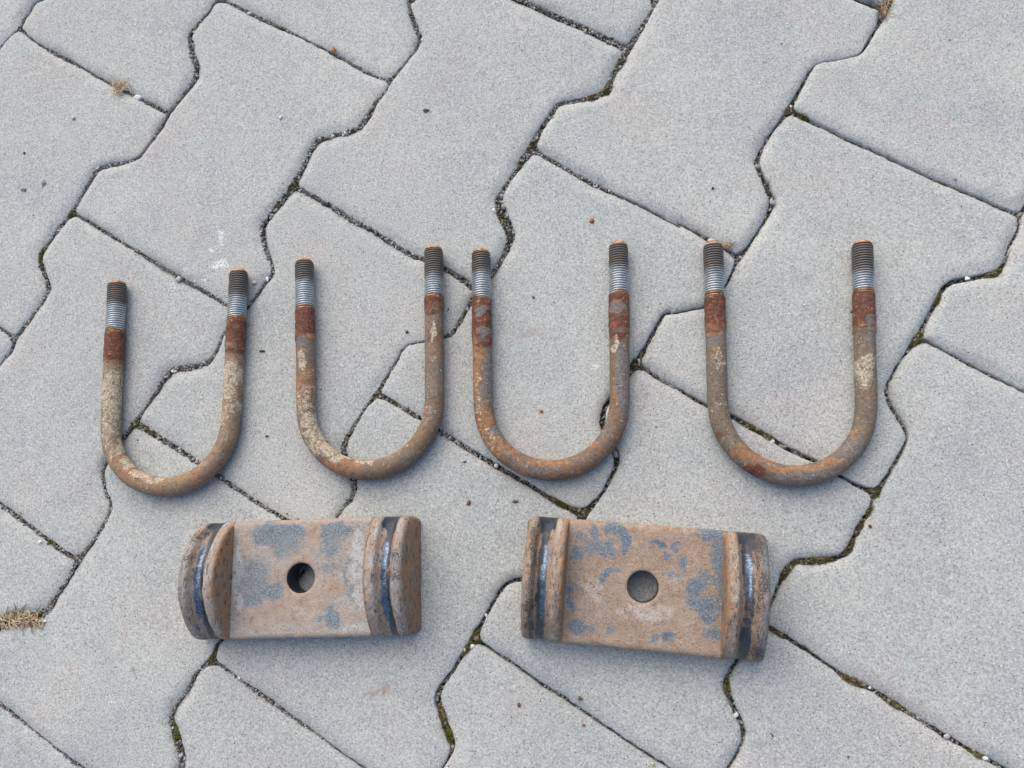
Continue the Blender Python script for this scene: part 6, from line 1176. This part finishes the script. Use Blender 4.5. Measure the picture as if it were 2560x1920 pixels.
def blob_plate(XY, blobs):
    S = np.zeros((len(XY), 4))
    XY = warp(XY, 2.3, 3)
    for (x, y, rx, ry, ch, w) in blobs:
        q = ((XY[:, 0] - x) / rx) ** 2 + ((XY[:, 1] - y) / ry) ** 2
        S[:, ch] = np.maximum(S[:, ch], w * np.clip(1.3 - .8 * q, 0, 1))
    return S

def saddle_mesh(sx, seed, wear):
    """arched end saddle: inner wall, ridge, groove for the bolt, ridge, sloping end face"""
    t = tsamples()
    ym = np.where(PS > 7, HW - 6.0 * (1 - np.sqrt(np.clip(1 - ((PS - 7) / 7.4) ** 2, 0, 1))), HW)
    S, T = np.meshgrid(PS, t, indexing='ij')
    Y = ym[:, None] * T
    arch = 16.5 + wear['h'] * np.clip(1 - (np.abs(Y) / HW) ** 2.0, 0, 1) ** .88
    arch = arch + .35 * vnoise(Y + seed * 50, S, 9)
    z = arch + np.interp(S, PX, PZ)
    z += .45 * vnoise(S * 2 + seed * 31, Y, 3.2) + .38 * vnoise(S * 2, Y + seed * 17, 1.5)
    # foot of the inner wall meets the plate
    wl = np.clip((-12.3 - S) / .6, 0, 1)
    z = np.where(S < -12.25, z * (1 - wl) + ZP * wl, z)
    z = np.where(S < -9, np.maximum(z, ZP), z)
    fl = np.clip((S - 10.9) / 3.3, 0, 1)
    z = np.where(S > 10.9, z * (1 - fl) + .4 * fl, z)
    dy = ym[:, None] * (1 - np.abs(T))
    rr = 3.4
    drop = np.where(dy < rr, rr - np.sqrt(np.clip(rr * rr - (rr - dy) ** 2, 0, None)), 0)
    z = np.maximum(z - drop * np.clip(z / 12, 0, 1), .3)
    X = sx * (GS + S)
    X = X + sx * .35 * vnoise(Y + seed * 9, S * 0 + 3, 7) * (S > 11)
    n, m = S.shape
    V = np.c_[X.ravel(), Y.ravel(), z.ravel()]
    I = np.arange(n * m).reshape(n, m)
    F = np.stack([I[:-1, :-1], I[1:, :-1], I[1:, 1:], I[:-1, 1:]], -1).reshape(-1, 4)
    Fl = F.tolist() if sx > 0 else F[:, ::-1].tolist()
    # skirt round the sides and the end, down to the ground
    rim = np.r_[I[:, 0], I[-1, 1:-1], I[::-1, -1]]
    b = len(V)
    lo = V[rim].copy(); lo[:, 2] = 0.0; lo[:, 1] *= 1.012
    V = np.vstack([V, lo])
    for k in range(len(rim) - 1):
        q = [int(rim[k]), b + k, b + k + 1, int(rim[k + 1])]
        Fl.append(q if sx > 0 else q[::-1])
    Sf = np.r_[S.ravel(), S.ravel()[rim]]; Tf = np.r_[T.ravel(), T.ravel()[rim]]
    nz = vnoise(Sf * 1.5 + 11 * seed, V[:, 1], 5)
    gw = wear['gw']
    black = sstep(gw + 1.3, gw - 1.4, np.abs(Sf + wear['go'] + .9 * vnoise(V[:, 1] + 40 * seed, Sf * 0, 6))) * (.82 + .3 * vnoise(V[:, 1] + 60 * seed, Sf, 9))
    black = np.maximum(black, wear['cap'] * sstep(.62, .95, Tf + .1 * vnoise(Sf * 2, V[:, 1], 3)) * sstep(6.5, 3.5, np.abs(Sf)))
    wall = sstep(-10.2, -11.6, Sf) + .9 * sstep(10.6, 11.4, Sf)
    speck = .42 * np.clip(vnoise(V[:, 1] + 14 * seed, Sf, 6) + .2, 0, 1) + wear['sp'] * np.exp(-((Sf - 5.5) / 2.6) ** 2) + .18 * np.exp(-((Sf + 6.5) / 2.0) ** 2) + .25 * np.exp(-((Sf - 9) / 2.5) ** 2)
    grey = np.clip(.18 + .4 * nz, 0, 1) * .6 + wear['gr'] * sstep(5, 8, Sf) * .5
    orange = np.clip(.55 + .6 * vnoise(V[:, 1] + 9 * seed, Sf, 8), 0, 1) * .9
    pale = np.clip(.25 - .5 * nz, 0, 1) * .5 + .42 * np.exp(-((np.abs(Sf) - 7.2) / 1.6) ** 2)
    p0, p1, pw, pc = wear['pol']
    polish = sstep(pw + 1.5, pw - 1.5, np.abs(Sf - pc + .5 * vnoise(V[:, 1] + 23 * seed, Sf, 7))) * sstep(p0 - .2, p0 + .2, Tf) * sstep(p1 + .2, p1 - .2, Tf)
    return V, Fl, {"mc": np.c_[polish, np.ones(len(V)), polish], "ma": np.c_[grey, orange, pale], "mb": np.c_[black, np.clip(wall, 0, 1), np.clip(speck, 0, 1)]}

def plate_mesh(blobs, seed):
    xe = GS - SI
    t = tsamples() * HW
    xs = np.linspace(-xe, xe, 60)
    out = [(x, -HW) for x in xs] + [(xe, y) for y in t[1:-1]] + [(x, HW) for x in xs[::-1]] + [(-xe, y) for y in t[1:-1][::-1]]
    out = np.array(out); no = len(out)
    nh = 72
    a = np.arange(nh) * 2 * np.pi / nh
    hole = np.c_[RH * np.cos(a), RH * np.sin(a)]
    r2 = np.c_[(RH + .35) * np.cos(a), (RH + .35) * np.sin(a)]; r3 = np.c_[(RH + .9) * np.cos(a), (RH + .9) * np.sin(a)]
    yy = np.r_[t[1:12], np.arange(-30, 30.1, 1.3), t[-12:-1]]
    XX, YY = np.meshgrid(np.linspace(-xe, xe, 70)[1:-1], np.unique(np.round(yy, 2)))
    Q = np.c_[XX.ravel(), YY.ravel()]
    Q = Q[np.hypot(*Q.T) > RH + 1.4]
    P = np.vstack([out, hole, r2, r3, Q])
    ed = [(k, (k + 1) % no) for k in range(no)] + [(no + k, no + (k + 1) % nh) for k in range(nh)]
    vo, _, fo, ov, _, _ = delaunay_2d_cdt([Vector(p) for p in P], ed, [], 1, 1e-5)
    vo = np.array([tuple(v) for v in vo])
    fo = [f for f in fo if np.hypot(*vo[list(f)].mean(0)) > RH * .995]
    dy = HW - np.abs(vo[:, 1]); rr = 3.4
    z = ZP - np.where(dy < rr, rr - np.sqrt(np.clip(rr * rr - (rr - dy) ** 2, 0, None)), 0)
    rh = np.hypot(*vo.T)
    z -= .45 * np.clip((RH + .9 - rh) / .9, 0, 1) ** 2
    inner = sstep(0, 4, xe - np.abs(vo[:, 0])) * sstep(.5, 2, rh - RH)
    z += inner * (.22 * vnoise(vo[:, 0] + 40 * seed, vo[:, 1], 12) + .12 * vnoise(vo[:, 0], vo[:, 1] + 70 * seed, 3))
    z += .25 * (1 - (np.abs(vo[:, 1]) / HW) ** 2) * inner
    V = np.c_[vo, z]
    look = {o[0]: k for k, o in enumerate(ov) if o}
    F = [[int(q) for q in f] for f in fo]
    def up(f):
        a, b, c = V[f[0]], V[f[1]], V[f[2]]
        return (b[0] - a[0]) * (c[1] - a[1]) - (b[1] - a[1]) * (c[0] - a[0]) > 0
    F = [f if up(f) else f[::-1] for f in F]
    # bore of the hole
    hi = [look[no + k] for k in range(nh)]; b = len(V)
    mid_ = V[hi].copy(); mid_[:, 2] -= 1.2
    lo = V[hi].copy(); lo[:, 2] = 0
    V = np.vstack([V, mid_, lo])
    F += [[hi[(k + 1) % nh], b + (k + 1) % nh, b + k, hi[k]] for k in range(nh)]
    F += [[b + (k + 1) % nh, b + nh + (k + 1) % nh, b + nh + k, b + k] for k in range(nh)]
    # long sides down to the ground
    for sy in (0, 60 + 56 + 2 - 2):
        run = [look[k] for k in (range(60) if sy == 0 else range(sy, sy + 60))]
        b = len(V)
        l2 = V[run].copy(); l2[:, 2] = 0; l2[:, 1] *= 1.012
        V = np.vstack([V, l2])
        F += [[run[k], b + k, b + k + 1, run[k + 1]] for k in range(59)]
    S = blob_plate(V[:, :2], blobs)
    # rust rim round the hole and along the side edges
    rh = np.hypot(V[:, 0], V[:, 1])
    S[:, 1] = np.maximum(S[:, 1], .7 * sstep(RH + 5, RH + 1, rh))
    S[:, 1] = np.maximum(S[:, 1], .55 * sstep(4.5, 1.5, HW - np.abs(V[:, 1])))
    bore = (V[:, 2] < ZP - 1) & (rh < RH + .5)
    mb = np.c_[bore * 1.6, np.zeros(len(V)), S[:, 3]]  # bore wall blackened: the shade inside the hole is put into its colour
    return V, F, {"mc": np.zeros((len(V), 3)), "ma": S[:, :3], "mb": mb}

PLATES = [
    dict(p=(-129.7, -123.0), a=1.8, bl=BR1, m=dict(a=(.335, .32, .31), b=(.40, .365, .34), c=(.36, .26, .185), pale=(.44, .445, .455), d=(.20, .185, .175), g0=(.105, .145, .18), g1=(.25, .285, .315), g=.88, o=.62),
         lab="left saddle plate with large slate grey patches, two grooved ridges and a centre hole",
         wl=(dict(gw=2.7, go=1.2, sp=.4, cap=.9, gr=.2, h=24.5, pol=(-.62, .62, 1.9, .9)), dict(gw=2.5, go=-1.3, sp=.35, cap=1.1, gr=.3, h=21, pol=(-.75, .58, 1.9, -.8)))),
    dict(p=(79.4, -127.0), a=-4.7, bl=BR2, m=dict(a=(.325, .258, .205), b=(.375, .305, .25), c=(.31, .19, .122), pale=(.45, .40, .365), d=(.19, .12, .08), g0=(.065, .115, .165), g1=(.20, .245, .29), g=.9, o=.65),
         lab="right saddle plate, mostly tan rust with small blue grey patches, turned slightly clockwise",
         wl=(dict(gw=2.5, go=-.6, sp=.75, cap=1.1, gr=.0, h=23, pol=(-.66, .60, 1.5, -.9)), dict(gw=3.2, go=.2, sp=.6, cap=1.1, gr=.9, h=22, pol=(-.06, .66, 1.9, 0))))]
for k, d in enumerate(PLATES):
    root = empty("saddle_plate", (d['p'][0], d['p'][1], 0), math.radians(d['a']))
    tag(root, d['lab'], "clamp plate", "rusty saddle plates")
    mat = mat_plate(d['m'])
    V, F, at = plate_mesh(d['bl'], k + 1)
    mesh_obj("base_plate", V, F, mat, root, (0, 0, 0), at)
    for e, sx in enumerate((-1, 1)):
        V, F, at = saddle_mesh(sx, 3 * k + e + 1, d['wl'][e])
        mesh_obj("grooved_saddle", V, F, mat, root, (0, 0, 0), at)

# ------------------------------------------------------------------ rust crumbs shed on the pavers round the iron
RP = []
for bd in BOLTS:
    k = 70
    sel = rng.integers(0, len(UP), k)
    RP.append(to_world(bd, UP[sel] + rng.normal(0, 1, (k, 2)) * 5.5))
for d in PLATES:
    a_ = math.radians(d['a'])
    q = rng.uniform(-1, 1, (70, 2)) * [78, 42]
    q = q[(np.abs(q[:, 0]) > 71) | (np.abs(q[:, 1]) > 36.5)]
    RP.append(np.c_[d['p'][0] + math.cos(a_) * q[:, 0] - math.sin(a_) * q[:, 1], d['p'][1] + math.sin(a_) * q[:, 0] + math.cos(a_) * q[:, 1]])
RP = np.vstack(RP); k = len(RP)
rr_ = rng.gamma(1.6, .13, k) + .12
RC = np.array([(.20, .085, .04), (.13, .06, .035), (.30, .15, .07)])[rng.integers(0, 3, k)]
grains(np.c_[RP, np.full(k, -.55)], rr_, RC, "rust_crumbs", M_GRAV, pavement)["kind"] = "stuff"

# ------------------------------------------------------------------ small loose things
def lump(rx, ry, rz, rough=.2):
    """a faceted pebble: subdivided icosahedron, uneven"""
    v, f = IV.copy(), IF.tolist()
    cache = {}
    def midp(a, b):
        nonlocal v
        key = (min(a, b), max(a, b))
        if key not in cache:
            q = v[a] + v[b]; v = np.vstack([v, q / np.linalg.norm(q)]); cache[key] = len(v) - 1
        return cache[key]
    f2 = []
    for a, b, c in f:
        ab, bc, ca = midp(a, b), midp(b, c), midp(c, a)
        f2 += [[a, ab, ca], [b, bc, ab], [c, ca, bc], [ab, bc, ca]]
    nn = rng.standard_normal((7, 3)); nn /= np.linalg.norm(nn, axis=1)[:, None]
    for q in nn:                                     # planed faces
        d = v @ q; cut = .62
        v = v - np.clip(d - cut, 0, None)[:, None] * q * .9
    v = v * (1 + rng.uniform(-rough, rough, (len(v), 1)) * .35)
    return v * np.array([rx, ry, rz]), f2

PG = "pebbles in and beside the joints"
jr = joint_half(np.array([[q[0], q[1]] for q in PEB]))
for (x, y, rx, ry, sh, lab), room in zip(PEB, jr):
    rz = .62 * min(rx, ry)
    V, F = lump(rx, ry, rz)
    z = -2.2 if room > 0 else -.3 + rz * .75
    if room > -.8 and room <= 0: z = -.9 + rz * .5
    tint = np.array((sh, sh * (.99), sh * .97)) if 'yellow' not in lab else np.array((sh, sh * .85, sh * .55))
    if 'bluish' in lab: tint = np.array((sh * .9, sh * .97, sh))
    if 'brown' in lab: tint = np.array((sh, sh * .86, sh * .72))
    o = mesh_obj("pebble", V, F, M_STONE, None, (x, y, z), {"tint": np.tile(tint * .95, (len(V), 1))})
    tag(o, lab, "pebble", PG)

FT = {0: (.10, .10, .10), 1: (.27, .275, .275), 2: (.19, .11, .08), 3: (.12, .14, .16), 4: (.33, .14, .06)}
for (x, y, rx, ry, kd, lab) in FLAKE:
    k = 11
    a = np.arange(k) * 2 * np.pi / k
    r = rng.uniform(.45, .85, k)
    top = np.c_[rx * r * np.cos(a), ry * r * np.sin(a), .2 + rng.uniform(0, .4, k)]
    bot = top * [1.08, 1.08, 0] + [0, 0, -.5]
    mid = top * [.5, .5, 1] + [0, 0, .45]
    V = np.vstack([bot, top, mid, [[0, 0, 1.1]]])
    F = []
    for q in range(k):
        p = (q + 1) % k
        F += [[q, p, k + p, k + q], [k + q, k + p, 2 * k + p, 2 * k + q], [2 * k + q, 2 * k + p, 3 * k]]
    tint = np.array(FT[kd]) * rng.uniform(.6, 1.35, (len(V), 1))
    room = joint_half(np.array([[x, y]]))[0]
    o = mesh_obj("debris_flake", V, F, M_FLAKE, None, (x, y, -.15 if room < 0 else -1.8), {"tint": tint}, smooth=False)
    tag(o, lab, "debris", "crumbs and flakes on the pavers")

def strand(p0, yaw, length, lift, curl, wd, nseg=7):
    """a curved flat blade with thickness, as a triangular tube"""
    P = [np.array(p0, float)]; el = lift
    for k in range(nseg):
        P.append(P[-1] + length / nseg * np.array([math.cos(yaw) * math.cos(el), math.sin(yaw) * math.cos(el), math.sin(el)]))
        yaw += curl / nseg; el -= (lift * 1.7) / nseg
    P = np.array(P)
    P[:, 2] = np.maximum(P[:, 2], .25 + .3 * rng.random())
    V, F = [], []
    for k, p in enumerate(P):
        w = wd * (1 - .75 * k / nseg)
        d = P[min(k + 1, nseg)] - P[max(k - 1, 0)]; s = np.array([-d[1], d[0], 0]); s /= max(np.linalg.norm(s), 1e-6)
        V += [p + s * w, p - s * w, p + np.array([0, 0, w * .8])]
        if k:
            b = 3 * (k - 1)
            for i, j in ((0, 1), (1, 2), (2, 0)):
                F.append([b + i, b + j, b + 3 + j, b + 3 + i])
    return V, F

def straw_tuft(x, y, rx, ry, count, ln, cols, name, lab, cat, spread=1.0, up=1.0, curl=2.6):
    VV, FF, TT = [], [], []
    for _ in range(count):
        a = rng.uniform(0, 6.283); r = math.sqrt(rng.random()) * .55 * spread
        p = (rx * r * math.cos(a), ry * r * math.sin(a), -1.2)
        V, F = strand(p, rng.uniform(0, 6.283), ln * rng.uniform(.5, 1.2), rng.uniform(.3, 1.15) * up, rng.normal(0, curl), rng.uniform(.3, .58))
        b = len(VV); VV += V; FF += [[q + b for q in f] for f in F]
        c = np.array(cols[rng.integers(len(cols))]) * rng.uniform(.75, 1.2)
        TT += [c] * len(V)
    o = mesh_obj(name, VV, FF, M_STRAW, None, (x, y, 0), {"tint": np.array(TT)}, smooth=False)
    return tag(o, lab, cat, "dry plant bits in the joints")

SC_ = [(.40, .28, .16), (.52, .42, .28), (.34, .20, .09), (.60, .52, .39), (.16, .095, .05), (.12, .09, .06)]
x, y, rx, ry = TUFT[0]; straw_tuft(x, y, rx, ry, 40, 11, [(.58, .46, .31), (.68, .58, .44), (.42, .28, .15), (.52, .39, .25)], "dry_grass_tuft", "curled dry straw tuft on the joint at the upper left", "dry grass")
x, y, rx, ry = TUFT[1]; straw_tuft(x - 2, y - 1, rx, ry * .6, 150, 8, SC_ + [(.48, .38, .24), (.40, .32, .22)], "dry_grass_tuft", "long strip of dry straw filling the joint at the lower left edge", "dry grass", 2.0, .4)
x, y, rx, ry = TUFT[2]; straw_tuft(x, y, rx, ry, 40, 7, [(.33, .23, .14), (.22, .14, .08), (.42, .33, .22)], "dry_grass_tuft", "brown dry grass in the joint corner at the top right edge", "dry grass", 1.3, .7)
x, y, rx, ry = TUFT[3]; straw_tuft(x, y, rx, ry, 12, 5.0, [(.36, .25, .14), (.25, .16, .09)], "dry_grass_tuft", "small curl of dry grass beside the left tip of the rightmost U-bolt", "dry grass", 1.2, .7)

x, y, rx, ry = HUSK[0]
V, F = lump(1.9, 3.4, 1.6, .3)
V2, F2 = lump(1.2, 1.0, .9, .3)
V = np.vstack([V + [0, .6, 1.2], V2 + [-.4, -3.0, .4]]); F = F + [[q + 42 for q in f] for f in F2]
tt = np.vstack([np.tile((.40, .19, .075), (42, 1)), np.tile((.10, .06, .04), (len(V) - 42, 1))]) * rng.uniform(.7, 1.2, (len(V), 1))
tag(mesh_obj("seed_husk", V, F, M_STRAW, None, (x, y, -.6), {"tint": tt}), "small orange brown seed husk standing in the straight joint near the top edge", "seed husk", "dry plant bits in the joints")
